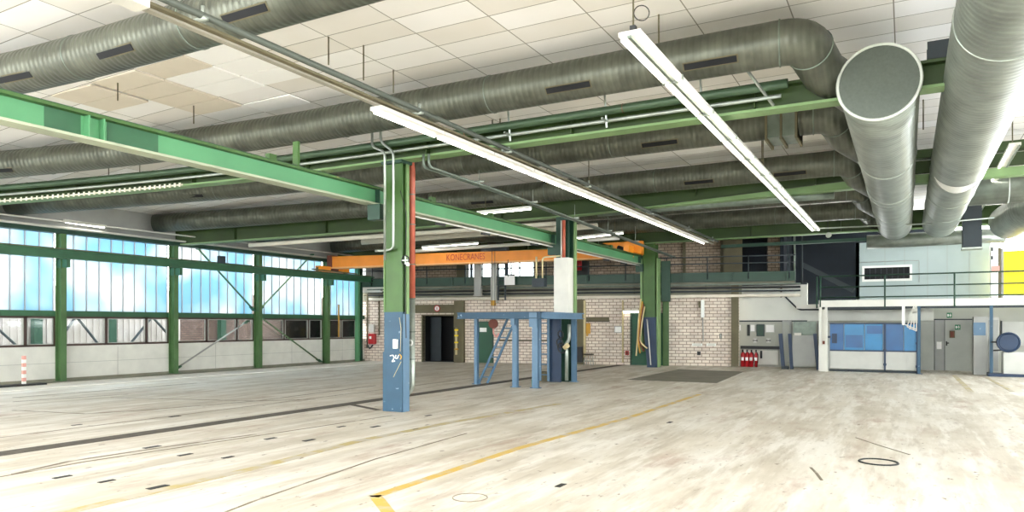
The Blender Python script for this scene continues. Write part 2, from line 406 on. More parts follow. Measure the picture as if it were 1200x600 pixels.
for x, y in ((73, 559), (125, 564), (185, 571), (90, 498), (205, 488), (217, 533), (267, 536), (362, 516), (487, 503), (440, 500), (400, 500), (502, 487), (317, 514), (178, 524), (657, 569), (785, 495)):
    p = onZ(x, y, 0); a = .05+random.random()*.03
    MB().box(p.x-a*.6, p.x+a*.6, p.y-a*1.6, p.y+a*1.6, 0, .005).build('anchor_pocket', 'dark', floor)
struct(MB().box(-21.55, -19.95, -2, 26.2, 0, .012), 'trim_1', 'palefloor')
struct(MB().box(-21.85, -21.55, -2, 26.0, 0, .03), 'trim_2', 'concrete')

# ================================================================= ceiling
mb = MB(); cx = [3.4, -9]+[-9-1.1*k for k in range(1, 13)]
for a, b in zip(cx[1:], cx[:-1]):
    za, zb = CEIL-.0040*max(0, -a-9)**2, CEIL-.0040*max(0, -b-9)**2
    mb.quad8([(a, -5, za), (b, -5, zb), (b, YE, zb), (a, YE, za), (a, -5, za+.2), (b, -5, zb+.2), (b, YE, zb+.2), (a, YE, za+.2)])
ceil = struct(mb, 'ceiling', 'tile', label='suspended ceiling of large pale rectangular tiles')
seen_tiles = set()
def tile_at(px, py, m):
    p = onZ(px, py, CEIL); k, q = math.floor((p.x+.15)/1.25), math.floor((p.y+.2675)/.5625)
    if (k, q) in seen_tiles: return
    seen_tiles.add((k, q))
    x0, y0 = k*1.25-.15+.012, q*.5625-.2675+.012; z = min(CEIL-.0040*max(0, -x-9)**2 for x in (x0, x0+1.22))
    MB().box(x0, x0+1.226, y0, y0+.54, z-.010, z+.02).build('replaced_tile', m, ceil)
for px, py in ((152, 73), (178, 72), (205, 60), (245, 52), (255, 66), (280, 74), (300, 84), (330, 78), (265, 108), (290, 120), (240, 98), (270, 92)): tile_at(px, py, 'newtile')
for px, py in ((205, 82), (230, 88), (180, 88), (110, 100), (140, 112), (190, 104), (215, 108), (160, 98), (80, 104), (250, 118), (130, 92)): tile_at(px, py, 'oldtile')
struct(MB().box(3.4, 7.5, -5, YE, CEIL, CEIL+.2), 'ceiling', 'grey')

struct(MB().box(-22.2, 7.7, -5.2, -5, 0, 2.4), 'wall_front_added', 'plaster', label='added low wall behind the camera, limiting light on the near floor')  # unseen wall added to keep the near floor from getting too bright
struct(MB().box(7.5, 7.7, -5, YE, 0, 1.6).box(7.5, 7.7, -5, YE, 4.2, CEIL).box(7.5, 7.7, 13, 16, 1.6, 4.2), 'wall_right_added', 'plaster', label='added right hand wall with an open band that sets the daylight')  # unseen wall added to dim the right side, open band shaped for daylight
# ================================================================= left wall
struct(MB().box(-22.2, XL, -2, 26.4, 0, 1.05), 'wall_left', 'offwhite', label='low white parapet panel wall under the windows')
mb = MB().box(XL-.005, XL+.006, -2, 26.0, .55, .56)
for y in (5, 8.7, 10.4, 14.1, 17.8, 21.5, 24.5): mb.box(XL-.005, XL+.006, y, y+.01, .1, 1.0)
struct(mb, 'trim_3', 'grey')
struct(MB().box(XL-.05, XL+.03, -2, 26.0, 0, .10), 'baseboard_left', 'concrete')
struct(MB().box(-22.2, XL, 26.1, 31, 0, 5.5), 'wall_left', 'grey')
struct(MB().box(-22.2, XL, -2, 26.4, 4.50, 5.5), 'wall_left', 'grey', label='dull grey upper wall above the glazing')
struct(MB().box(-22.1, XL+.02, -2, 26.0, 1.93, 2.10), 'trim_4', 'wallgreen')
post_y = [.98, 4.72, 8.54, 12.26, 15.98, 19.62, 23.33, 25.5]
for i in range(len(post_y)-1):
    y0, y1 = post_y[i]+.1, post_y[i+1]-.1
    fr = MB().box(-22.06, -21.98, y0, y1, 1.05, 1.11).box(-22.06, -21.98, y0, y1, 1.88, 1.94)
    cuts = [y0, y0+(y1-y0)*.385, y0+(y1-y0)*.77, y1] if y1-y0 > 3 else [y0, (y0+y1)/2, y1]
    for c in cuts: fr.box(-22.06, -21.98, c-.04, c+.04, 1.05, 1.94)
    w = struct(fr, 'window_%d' % (i+1), 'brownframe', label='brown framed low window between the green posts')
    for a, c in zip(cuts[:-1], cuts[1:]):
        MB().box(-22.03, -22.015, a+.04, c-.04, 1.11, 1.88).build('pane', 'glass', w)
        f2 = MB().box(-22.0, -21.965, a+.05, c-.05, 1.11, 1.13).box(-22.0, -21.965, a+.05, c-.05, 1.86, 1.88).box(-22.0, -21.965, a+.05, a+.075, 1.11, 1.88).box(-22.0, -21.965, c-.075, c-.05, 1.11, 1.88)
        f2.build('sash', 'grey', w)
    gm = MB(); rb = MB(); n = int(round((y1-y0)/.40))
    for k in range(n):
        a, c = y0+(y1-y0)*k/n, y0+(y1-y0)*(k+1)/n; gm.box(-22.08, -22.06, a+.015, c-.015, 2.10, 4.5)
    for k in range(n+1):
        y = y0+(y1-y0)*k/n; rb.box(-22.09, -22.03, y-.015, y+.015, 2.10, 4.5)
    g = struct(gm, 'window_%d' % (i+11), 'profilit', label='bay of ribbed translucent glazing')
    rb.build('glazing_rib', 'profilitrib', g)
for i, y in enumerate(post_y[2:-1]):
    lab = ['green wall post left of the red and white barrier post', 'green wall post just right of the red and white barrier post',
           'green wall post where the first diagonal braces start at its foot', 'green wall post in the middle where four diagonal braces meet', 'green wall post under the end of the orange crane girder'][i]
    t = thing('wall_post', (-21.8, y, 0), lab, 'post', 'green posts along the glazed wall')
    MB().box(-21.98, -21.96, y-.085, y+.085, 0, 4.5).box(-21.72, -21.70, y-.085, y+.085, 0, 4.5).box(-21.96, -21.72, y-.012, y+.012, 0, 4.5).build('shaft', 'postgreen', t)
    MB().box(-21.96, -21.45, y-.05, y+.05, 3.36, 3.60).build('bracket', 'wallgreen', t)
    MB().box(-22, -21.62, y-.16, y+.16, 0, .03).build('base_plate', 'darkgreen', t)
t = thing('corner_post', (-21.87, 25.42, 0), 'light green steel post in the corner between glazed wall and brick wall', 'post')
MB().box(-21.96, -21.78, 25.30, 25.36, .0, 4.5).box(-21.9, -21.84, 25.36, 25.52, 0, 4.5).build('shaft', 'mint', t)
MB().box(-21.96, -21.74, 25.52, 25.58, 0, 4.5).build('rear_flange', 'darkgreen', t)
t = thing('crane_rail_beam', (-21.35, 12, 3.6), 'long green runway beam fixed across the glazed wall', 'beam')
MB().box(-21.52, -21.32, -1, 25.9, 3.82, 3.86).box(-21.45, -21.39, -1, 25.9, 3.64, 3.82).box(-21.52, -21.32, -1, 25.9, 3.60, 3.64).build('beam', 'wallgreen', t)
MB().box(-21.44, -21.40, -1, 25.9, 3.86, 3.90).build('rail', 'umber', t)
p = onX(260, 300, -21.3)
MB().box(-21.4, -21.25, p.y-.12, p.y+.12, 3.86, 4.12).build('buffer', 'slate', t)
t = thing('eaves_beam', (-21.8, 12, 4.4), 'dark green beam along the top of the glazed wall', 'beam')
MB().box(-21.95, -21.65, -1, 26, 4.36, 4.48).build('beam', 'darkgreen', t)
MB().tube([(-21.6, -1, 4.52), (-21.6, 25.8, 4.52)], .035, 8).build('conduit', 'offwhite', t)
MB().tube([(-21.3, 2, 4.62), (-21.3, 25.5, 4.72)], .025, 8).build('cable', 'offwhite', t)
def brace(a, b, m, lab):
    A_, B_ = onX(a[0], a[1], -21.85), onX(b[0], b[1], -21.85)
    t = thing('diagonal_brace', (-21.85, A_.y, min(A_.z, B_.z)), lab, 'brace', 'diagonal braces on the glazed wall')
    MB().bar(A_, B_, .025, .09, (1, 0, 0)).build('angle_bar', m, t)
    for P, Q in ((A_, B_), (B_, A_)):
        d = (Q-P).normalized(); MB().bar(P, P+d*.22, .035, .2, (1, 0, 0)).build('gusset_plate', 'wallgreen', t)
brace((228, 287), (298, 364), 'postgreen', 'upper left brace falling from the eaves to the middle post')
brace((205, 433), (291, 376), 'grey', 'lower left brace, pale, rising from a post foot across the windows')
brace((366, 298), (303, 364), 'greenedge', 'upper right brace rising from the middle post to the eaves')
brace((303, 370), (376, 424), 'postgreen', 'lower right brace falling from the middle post to the next post foot')
# fixtures high on the left wall
a, b = onX(75, 258, -21.5), onX(124, 265, -21.5)
t = thing('wall_light', (-21.5, a.y, a.z), 'white fluorescent wall light above the first green post', 'light')
MB().bar(a, b, .10, .06).build('housing', 'offwhite', t); MB().bar(a-Vector((0, -.05, .05)), b-Vector((0, .05, .05)), .05, .04).build('tube', 'tube', t)
p = onX(28, 440, -21.3)
t = thing('barrier_post', (-21.3, p.y, 0), 'slim red and white striped barrier post by the parapet wall', 'post')
for k in range(8): MB().box(-21.34, -21.26, p.y-.04, p.y+.04, .03+k*.1, .13+k*.1).build('band', 'pink' if k % 2 else 'white', t)
MB().box(-21.5, -21.1, p.y-.9, p.y+.5, .012, .06).build('foot', 'dark', t)
p = onX(397, 380, -21.5)
MBp = MB().tube([(-21.5, p.y, 1.15), (-21.5, p.y, 2.55)], .035, 8).build('marker_pole', 'ochre'); tag(MBp, 'short yellow upright pole fixed at the window near the brick corner', 'pole')

# outside: neighbouring building seen through the low windows
t = thing('neighbouring_building', (-27, 10, -.3), 'grey corrugated building outside the low windows with green braces', 'building')
mb = MB().box(-27.2, -27, -6, 20.0, -.3, 3.1)
y = -6
while y < 20: mb.box(-27, -26.95, y, y+.11, -.3, 3.1); y += .24
mb.build('corrugated_wall', 'neighbour', t)
MB().box(-27.2, -27, 20.0, 40, -.3, 3.1).build('brick_wall', 'neighbourbrick', t)
for k, y in enumerate((0, 3.6, 7.2, 10.8, 14.2, 16.9, 22, 28)):
    MB().box(-26.9, -26.65, y-.14, y+.14, -.3, 3.1).build('column', 'darkgreen', t)
    if k in (1, 2, 3, 4, 5):
        y2 = y+2.7 if k == 4 else y+3.4
        MB().bar((-26.75, y+.2, .3), (-26.75, (y+y2)/2, 2.0), .05, .1, (1, 0, 0)).bar((-26.75, y2, .3), (-26.75, (y+y2)/2, 2.0), .05, .1, (1, 0, 0)).build('brace', 'slate', t)
tag(MB().box(-60, -22.2, -30, 60, -.5, -.3).build('outside_ground', 'outside'), None, None, None, 'structure')

# ================================================================= cross girders, ducts and pipes under the ceiling
def bendY(X, Y):
    """shifts the left ends of cross members nearer in Y, fitted to image coordinates"""
    k = max(0, -X-9)
    return Y-.021*k*k
def dropZ(X, z, c=.0030):
    """lowers the left ends of cross members and pipes to fit image coordinates"""
    k = max(0, -X-9)
    return z-c*k*k
XR = 7.5
def xs(x0, x1, st=1.5):
    n = max(1, int(math.ceil((x1-x0)/st))); return [x0+(x1-x0)*i/n for i in range(n+1)]
def cross_plate(mb, Y, dy0, dy1, z0, z1, x0=-21.9, x1=XR):
    X = xs(x0, x1); lift = (lambda x: max(0, min(x, -1)+8.5)*.045+dropZ(x, 0)) if Y == 19.6 else (lambda x: dropZ(x, 0))
    for a, b in zip(X[:-1], X[1:]):
        ya, yb = bendY(a, Y), bendY(b, Y)
        la, lb = lift(a), lift(b)
        mb.quad8([(a, ya+dy0, z0+la), (b, yb+dy0, z0+lb), (b, yb+dy1, z0+lb), (a, ya+dy1, z0+la), (a, ya+dy0, z1+(la if la < 0 else la*.3)), (b, yb+dy0, z1+(lb if lb < 0 else lb*.3)), (b, yb+dy1, z1+(lb if lb < 0 else lb*.3)), (a, ya+dy1, z1+(la if la < 0 else la*.3))])
    return mb
gl = {11.35: 'green cross girder over the nearest column', 19.6: 'green cross girder over the white clad column', 27.6: 'green cross girder over the farthest column'}
for Y in (11.35, 19.6, 27.6):
    t = thing('roof_girder', (-8.9, Y, 4.88), gl[Y], 'girder', 'cross girders carrying the roof')
    cross_plate(MB(), Y, -.012, .012, 4.92, 5.22 if Y < 12 else 5.46).build('web', 'olive', t)
    cross_plate(MB(), Y, -.15, .15, 4.88, 4.92).build('lower_flange', 'greenedge', t)  # paler than the web: light caught by the flange put into its colour
    cross_plate(MB(), Y, -.15, .15, *((5.22, 5.26) if Y < 12 else (5.46, 5.50))).build('upper_flange', 'olive', t)
    for x in range(-20, 10, 3):
        yb = bendY(x, Y); sz = dropZ(x, 0); MB().box(x-.01, x+.01, yb-.13, yb-.012, (4.95 if Y != 19.6 or x < -9 else 5.2)+sz, (5.22 if Y < 12 else 5.46)+sz).build('stiffener', 'olive', t)
t = thing('cable_clip_strip', (-17, 11.2, 4.86), 'toothed cream clip strip along the left end of the nearest girder flange', 'cable strip')
cross_plate(MB(), 11.35, -.17, -.155, 4.89, 4.92, -20.0, -14.2).build('strip', 'insul', t)
x = -20.0
while x < -14.2:
    yb = bendY(x, 11.35); MB().box(x, x+.05, yb-.19, yb-.17, dropZ(x, 4.86), dropZ(x, 4.95)).build('clip', 'insul', t); x += .13

DZ = 5.5
def cross_duct(Y, lab, x0=-21.8, slots=(), rings=(), xe=-1.2, box=False, straight=False):
    t = thing('ventilation_duct', (-8, Y, DZ-.3), lab, 'duct', 'round spiral ducts crossing under the ceiling')
    pts = [(x, bendY(x, Y), dropZ(x, DZ)) for x in xs(x0, xe)]+[(xe+.16, Y+.85, DZ-.2), (xe+.70, Y+1.75, DZ-.46)]
    if straight: pts = pts[:-2]+[(xe+.2, Y, DZ), (xe+.4, Y, DZ)]
    body = MB()
    n = len(pts)
    P = [Vector(p) for p in pts]
    k = P.index(P[n-3])
    path = P[:k]
    # rounded elbow
    a, p, b = P[k-1], P[k], P[k+1]
    p0 = p+(a-p).normalized()*.30; p1 = p+(b-p).normalized()*.25
    path += [p0*(1-i/6)**2+p*2*(i/6)*(1-i/6)+p1*(i/6)**2 for i in range(7)]+[P[k+1], P[k+2]]
    body.tube(path, .3, 28).build('duct_run', 'duct', t)
    for x in rings: MB().torus((x, bendY(x, Y), dropZ(x, DZ)), (1, .042*max(0, -x-9), .006*max(0, -x-9)), .301, .009, 28, 6).build('joint_ring', 'galvdark', t)
    MB().torus(tuple(p0), (1, .1, 0), .302, .012, 28, 6).build('joint_ring', 'galvdark', t)
    MB().torus(tuple(p1), (.16, .85, -.2), .302, .012, 28, 6).build('joint_ring', 'galvdark', t)
    for x in slots:
        y = bendY(x, Y); d = Vector((0, -math.sin(R(52)), -math.cos(R(52))))
        c = Vector((x, y, dropZ(x, DZ)))+d*.285
        sk = .042*max(0, -x-9)
        MB().bar(c-Vector((.36, .36*sk, 0)), c+Vector((.36, .36*sk, 0)), .085, .06, d).build('air_slot', 'black', t)
        MB().bar(c-Vector((.38, .38*sk, 0)), c+Vector((.38, .38*sk, 0)), .12, .035, d).build('slot_frame', 'umber', t)
    if box:
        x = xe-.75; MB().box(x-.32, x+.22, Y-.36, Y+.36, DZ-.36, DZ+.3).build('damper_box', 'galvdark', t)
        for q in (-.32, -.06, .2): MB().box(x+q-.02, x+q+.02, Y-.40, Y+.40, DZ-.42, DZ+.3).build('box_flange', 'umber', t)
    return t
cross_duct(6.1, 'thick grey duct nearest the camera, cutting the top left corner', slots=(-6.75, -9.2, -11.4), rings=(-4, -7.9, -10.3, -13.5), xe=6.0, straight=True)
cross_duct(10.3, 'grey duct in front of the nearest girder, its elbow bending behind the round end plate', slots=(-4.53, -2.38, -17.6), rings=(-6.0, -9.2, -12.4, -16.6, -19.2))
cross_duct(14.3, 'grey duct with a square damper box, behind the nearest girder', slots=(-4.33, -16.8), rings=(-5.4, -9, -12.8, -16.2, -19.4), box=True)
cross_duct(18.6, 'grey duct in front of the second girder', x0=-21.7, slots=(-4.63, -2.45, -13.6, -11), rings=(-5.8, -9, -12.8, -15.2, -18))
cross_duct(22.55, 'grey duct between second and third girder', x0=-21.5, rings=(-4, -8, -12.8, -16.2))
cross_duct(26.6, 'farthest grey cross duct in front of the third girder', x0=-21.5, rings=(-4, -8, -12.8, -16.2))

# wrapped pipes that run along the girders
def runpipe(name, Y, z, r, m, lab, cat='pipe', x0=-21.8, x1=-1.6, end=None, marks=(), grp='pipes running along the girders', mm='brown'):
    t = thing(name, (-8, Y, z-r), lab, cat, grp)
    pts = [(x, bendY(x, Y), dropZ(x, z)) for x in xs(x0, x1)]
    if end: pts += end
    MB().tube(pts, r, 16, bend=.25).build('pipe_run', m, t)
    for x in marks: MB().torus((x, bendY(x, Y), dropZ(x, z)), (1, 0, 0), r+.001, .006, 20, 4).build('joint_band', mm, t)
    return t
runpipe('green_pipe', 11.05, 5.18, .07, 'darkpipe', 'dull green pipe running in front of the nearest girder', x1=-1.5, marks=(-18, -12, -7, -4))
runpipe('conduit_pipe', 11.10, 5.03, .03, 'galv', 'thin bright conduit just above the nearest girder flange')
runpipe('insulated_pipe', 19.95, 5.0, .12, 'galvdark', 'grey pipe behind the second girder', x0=-8)
runpipe('heating_pipe', 20.1, 4.80, .07, 'insul', 'pale pipe just behind the second girder flange', x0=-20, x1=-9.3)
runpipe('heating_pipe', 23.6, 5.15, .10, 'insul', 'pale wrapped pipe behind the middle ducts', x0=-18.5, x1=-9.5)
runpipe('heating_pipe', 25.8, 4.95, .07, 'offwhite', 'pale pipe in front of the third girder', x0=-19, x1=-9.5)
for i, (x, Y) in enumerate(((-6.1, 11.0), (-4.3, 11.0), (-2.75, 11.0))):
    pz = MB().bar((x, Y, 5.5), (x, Y+.1, 4.92), .03, .02).bar((x, Y-.12, 5.02), (x, Y+.14, 5.02), .03, .03)
    tag(pz.build('pipe_hanger', 'galv'), ['steel pipe hanger on the nearest girder, leftmost of three', 'steel pipe hanger on the nearest girder, middle of three', 'steel pipe hanger on the nearest girder close to the duct elbow'][i], 'hanger', 'pipe hangers on the nearest girder')
tag(MB().bar((-2.05, 10.72, 5.42), (-1.72, 11.2, 4.93), .035, .03).bar((-2.2, 10.7, 5.36), (-1.9, 10.7, 5.36), .04, .07).build('slanting_strut', 'galv'), 'thin slanting steel strut beside the duct elbow', 'strut')

# ================================================================= big ducts on the right
def big_duct(X, y0, y1, z, r, lab, rings, capname=True, elbow=None, torn=None):
    t = thing('supply_duct', (X, (y0+y1)/2, z-r), lab, 'duct', 'big round ducts running into the hall')
    pts = [(X, y0+(y1-y0)*i/12, z) for i in range(13)]
    MB().tube(pts, r, 48).build('duct_run', 'ductY', t)
    for y in rings: MB().torus((X, y, z), (0, 1, 0), r+.001, .012, 48, 6).build('joint_ring', 'galv', t)
    if capname:
        MB().tube([(X, y0-.02, z), (X, y0+.01, z)], r+.015, 48).build('end_plate', 'cap', t)
        MB().torus((X, y0-.015, z), (0, 1, 0), r+.01, .022, 56, 8).build('end_rim', 'ring', t)
    return t
big_duct(-.33, 11.0, 27.0, 4.99, .5, 'big zinc duct with the round closed end plate facing the camera', (15.6, 18.9, 19.4, 22.5))
t2 = big_duct(.95, 2.5, 27.0, 4.99, .5, 'big ribbed zinc duct at the right edge, running beside the one with the end plate', (9.2, 14.0, 17.9, 20.3, 23), capname=False)
# torn wrap on the second duct: a thin raised sleeve and the pale bare patch below it
mb = MB().tube([(.95, 9.2, 4.99), (.95, 17.1, 4.99)], .512, 48, cap=False); mb.build('outer_sleeve', 'ductY', t2)
mb = MB(); n0 = 0
for i in range(15):
    a = R(-150+120*i/14)
    for y in (17.15, 17.15+.75*math.sin(math.pi*i/14)+.02):
        mb.v.append(Vector((.95+.518*math.cos(a), y, 4.99+.518*math.sin(a))))
for i in range(14): mb.f.append((2*i, 2*i+1, 2*i+3, 2*i+2))
o = mb.build('bare_patch', 'white', t2); so = o.modifiers.new('s', 'SOLIDIFY'); so.thickness = .006; o['label'] = 'white bare patch where the wrap has slipped'
t = thing('branch_duct', (3.2, 21.6, 4.6), 'pale zinc cross duct leaving the right hand big duct', 'duct')
MB().tube([(1.3, 21.6, 5.15), (6.5, 21.6, 5.15)], .45, 36).build('duct_run', 'ductY', t)
MB().torus((2.2, 21.6, 5.15), (1, 0, 0), .455, .015, 36, 6).build('joint_ring', 'ring', t)
t = thing('branch_duct', (3.1, 24.5, 4.3), 'dark curved duct at the right edge coming down beside the blue duct', 'duct')
MB().tube([(6.2, 23.2, 5.0), (3.9, 23.3, 5.0), (3.05, 24.4, 4.95), (2.75, 26.8, 4.85)], .52, 36, bend=.8).build('duct_run', 'ductY', t)
t = thing('branch_duct', (1.2, 28.0, 4.3), 'small ribbed pale duct crossing behind the far ends of the big ducts', 'duct')
MB().tube([(-1.2, 27.9, 4.55), (2.0, 28.2, 4.60), (2.8, 28.4, 4.6)], .24, 24).build('duct_run', 'ductY', t)
a = onY(1128, 240, 25.0); b = onY(1150, 290, 25.0)
t = thing('drop_duct', (a.x, 25, b.z), 'dark blue square duct hanging between the big ducts and the right edge', 'duct')
MB().box(a.x, b.x, 24.8, 25.3, b.z, CEIL).build('shaft', 'slate', t); MB().box(a.x-.03, b.x+.03, 24.77, 25.33, b.z-.04, b.z).build('lip', 'galv', t)
o = MB().tube([onY(955, 268, 24), onY(1090, 262, 24), onY(1165, 255, 24)], .02, 8).build('tension_wire', 'galv'); tag(o, 'thin pale wire strung across below the big ducts', 'wire')
t = thing('ceiling_tray', (3.5, 11.6, 5.3), 'dark cable tray on the nearest girder between the big ducts', 'tray')
MB().box(.25, 7.4, 11.25, 11.6, 5.28, 5.31).box(.25, 7.4, 11.25, 11.28, 5.31, 5.52).box(.25, 7.4, 11.57, 11.6, 5.31, 5.52).build('tray', 'slate', t)

# ================================================================= light strips
def hanger(t, x, y, z0, m='umber', r=.012): MB().tube([(x, y, z0), (x, y, CEIL)], r, 6).build('hanger_rod', m, t)
# left strip
HS = 4.72
t = thing('light_track', (-7.15, 18, HS), 'long light track running from the top left into the hall above the columns', 'light track')
KX = -6.36
MB().box(KX-.10, KX-.02, 1.8, 27.6, HS+.0, HS+.06).build('carrier_rail', 'trackpale', t)
MB().tube([(KX+.12, 1.8, HS+.10), (KX+.12, 27.6, HS+.10)], .038, 12).build('supply_pipe', 'trackgrey', t)
MB().box(KX-.01, KX+.06, 1.8, 27.6, HS+.02, HS+.05).build('bus_bar', 'umber', t)
y = 7.85
while y < 26.0:
    MB().box(KX-.18, KX+.02, y, y+1.54, HS-.05, HS).build('lamp_housing', 'lampwhite', t)
    MB().tube([(KX-.14, y+.04, HS-.07), (KX-.14, y+1.5, HS-.07)], .02, 8).build('lamp_tube', 'tube', t)
    y += 1.56
a, b = onZ(140, -4, HS), onZ(168, 8, HS)
MB().box(b.x-.1, b.x+.1, b.y-1.5, b.y, HS-.03, HS+.04).build('lamp_housing', 'lampwhite', t)
for y in (4.9, 8.6, 11.3, 15.0, 19.55, 23.5, 26.8): MB().box(KX-.12, KX+.17, y-.03, y+.03, HS+.05, HS+.08).tube([(KX+.12, y, HS+.08), (KX+.12, y, HS+.2)], .02, 6).build('clamp', 'galv', t)
for y in (11.35, 19.6, 27.45): MB().box(KX-.05, KX+.0, y-.03, y+.03, HS+.06, 4.88).build('girder_clamp', 'galv', t)
# right strip
t = thing('light_strip', (-2.6, 16, HS), 'long white double tube light strip hanging right of the middle', 'light strip')
y0 = 7.2; k = 0; QX = -2.53
while y0 < 24.5:
    MB().box(QX-.13, QX+.11, y0, y0+1.58, HS, HS+.05).build('lamp_housing', 'lampwhite', t)
    MB().tube([(QX-.10, y0+.05, HS-.02), (QX-.10, y0+1.52, HS-.02)], .022, 8).build('lamp_tube', 'tube', t)
    MB().tube([(QX+.08, y0+.05, HS-.02), (QX+.08, y0+1.52, HS-.02)], .022, 8).build('lamp_tube', 'tube', t)
    MB().box(QX-.03, QX+.01, y0, y0+1.58, HS-.025, HS).build('centre_rail', 'galvdark', t)
    MB().box(QX-.14, QX+.12, y0+1.58, y0+1.61, HS-.03, HS+.055).build('end_bracket', 'galv', t)
    y0 += 1.61
MB().tube([(QX, 7.3, HS+.06), (QX, 7.3, CEIL)], .010, 6).build('hanger_rod', 'umber', t)
MB().box(QX-.03, QX+.03, 7.27, 7.33, HS+.05, HS+.13).build('hook', 'dark', t)
MB().torus((QX+.09, 7.3, HS+.25), (.5, -1, 0), .08, .006, 24, 6).build('cable_loop', 'dark', t)
for y in (11.35, 19.6): MB().box(QX-.02, QX+.02, y-.03, y+.03, HS+.05, 4.88).build('girder_clamp', 'galv', t)
for y in (15.2, 23.2): MB().tube([(QX, y, HS+.05), (QX, y, CEIL)], .008, 6).build('hanger_rod', 'umber', t)
# third strip / conduit pair
t = thing('conduit_pair', (-7.9, 18, 4.3), 'pair of thin grey conduits running from the nearest column to the far gallery', 'conduit')
for dx in (-.06, .06):
    MB().tube([(-7.92+dx, 11.12, 4.9), (-7.92+dx, 11.12, 4.66), (-7.9+dx, 14.4, 4.62), (-7.9+dx, 27.5, 4.30)], .025, 8, bend=.15).build('conduit', 'galvdark', t)
for y in (13, 15.5, 18, 20.5, 23): MB().box(-8.02, -7.78, y-.02, y+.02, 4.66-(y-14)*.024, 4.70-(y-14)*.024).tube([(-7.9, y, 4.68-(y-14)*.024), (-7.9, y, 4.95)], .008, 6).build('clip', 'galv', t)
# right edge strip
t = thing('light_strip', (2.6, 20, 5.1), 'light strip at the right edge hanging beyond the big ducts', 'light strip')
a, b = onZ(1190, 168, 5.25), onZ(1142, 254, 5.25)
d = (b-a).normalized(); L_ = (b-a).length; n = 5
for i in range(n):
    p, q = a+d*(L_*i/n+.04), a+d*(L_*(i+1)/n-.04)
    MB().bar(p, q, .20, .05).build('lamp_housing', 'offwhite', t)
    MB().bar(p-Vector((.07, 0, .035)), q-Vector((.07, 0, .035)), .03, .03).build('lamp_tube', 'tube', t)
    MB().bar(p+Vector((.07, 0, -.035)), q+Vector((.07, 0, -.035)), .03, .03).build('side_rail', 'galvdark', t)
MB().tube([a+d*.5, a+d*.5+Vector((0, 0, CEIL-5.25))], .012, 6).build('hanger_rod', 'umber', t)
MB().tube([b-d*.3, b-d*.3+Vector((0, 0, CEIL-5.25))], .012, 6).build('hanger_rod', 'umber', t)
# lamp bars lying across
def lampbar(a, b, lab, w=.12):
    t = thing('ceiling_lamp', ((a+b)/2-Vector((0, 0, .08))), lab, 'lamp', 'single lamp bars below the roof')
    MB().bar(a, b, w, .07).build('housing', 'white', t); MB().bar(a-Vector((0, 0, .05)), b-Vector((0, 0, .05)), .04, .03).build('lamp_tube', 'tube', t)
    d = (b-a)
    for q in (.15, .85): MB().tube([a+d*q, a+d*q+Vector((0, 0, .42))], .01, 6).build('hanger_rod', 'umber', t)
lampbar(onY(120, 210, 11.0), onY(172, 203, 10.9), 'white lamp bar on the nearest girder near the left edge')
lampbar(onY(668, 279, 24.6), onY(730, 272, 24.6), 'white lamp bar right of the white clad column top')
lampbar(onY(560, 249, 17.6), onY(622, 243, 17.6), 'white lamp bar left of the white clad column, below the second girder')
lampbar(onY(495, 289, 24.2), onY(560, 284, 24.2), 'white lamp bar above the lettering of the orange crane')
# loose ceiling rods
for i, (x, y0, y1, lab) in enumerate(((385, 43, 76, 'thin ceiling rod ending above the left light track, leftmost of three'), (426, 53, 94, 'thin ceiling rod ending above the left light track, middle of three'), (461, 82, 109, 'thin ceiling rod ending above the left light track, rightmost of three'), (138, 93, 118, 'thin rod hanging from the ceiling at the far left, before the runway beam'), (227, 120, 145, 'thin rod hanging from the ceiling just above the green runway beam'), (772, 17, 50, 'thin rod hanging from the ceiling right of the white light strip'),
                                     (1082, 95, 152, 'thin rod hanging between the two big ducts'))):
    p = onZ(x, y0, CEIL) if i < 6 else onY(x, 60, 16); q = p.copy(); z = p.x*-S_+p.y*C_; q.z = CAM_H+(HOR-y1)*z/FPX; p.z = CEIL
    tag(MB().tube([q, p], .012, 6).build('ceiling_rod', 'umber'), lab, 'rod', 'loose rods hanging from the ceiling')

for i, (px, Y, lab) in enumerate(((577, 13.2, 'thin drop rod just right of the conduit bend, left one of the near pair'), (586, 13.2, 'thin drop rod right of the conduit bend, right one of the near pair'), (641, 16.8, 'thin drop rod behind the left light track, in front of the second girder'), (690, 17.2, 'thin drop rod in the pale ceiling gap above the white clad column'), (893, 16.9, 'thin drop rod in the pale ceiling gap right of the white light strip'), (353, 19.2, 'long thin drop rod between glazed wall and nearest column'))):
    z0 = (5.25, 5.25, 5.3, 5.3, 5.35, 4.7)[i]; p = onY(px, 200, Y)
    tag(MB().tube([(p.x, Y, z0), (p.x, Y, CEIL)], .014, 6).tube([(p.x, Y, z0), (p.x, Y, z0+.05)], .028, 8).build('drop_rod', 'umber'), lab, 'rod', 'thin drop rods between the ducts')

# ================================================================= columns
def hsec(mb, x, y, w, d, z0, z1, t=.03):
    mb.box(x-w/2, x+w/2, y-d/2, y-d/2+t, z0, z1).box(x-w/2, x+w/2, y+d/2-t, y+d/2, z0, z1).box(x-t/2, x+t/2, y-d/2+t, y+d/2-t, z0, z1)
    return mb
CX = -8.92
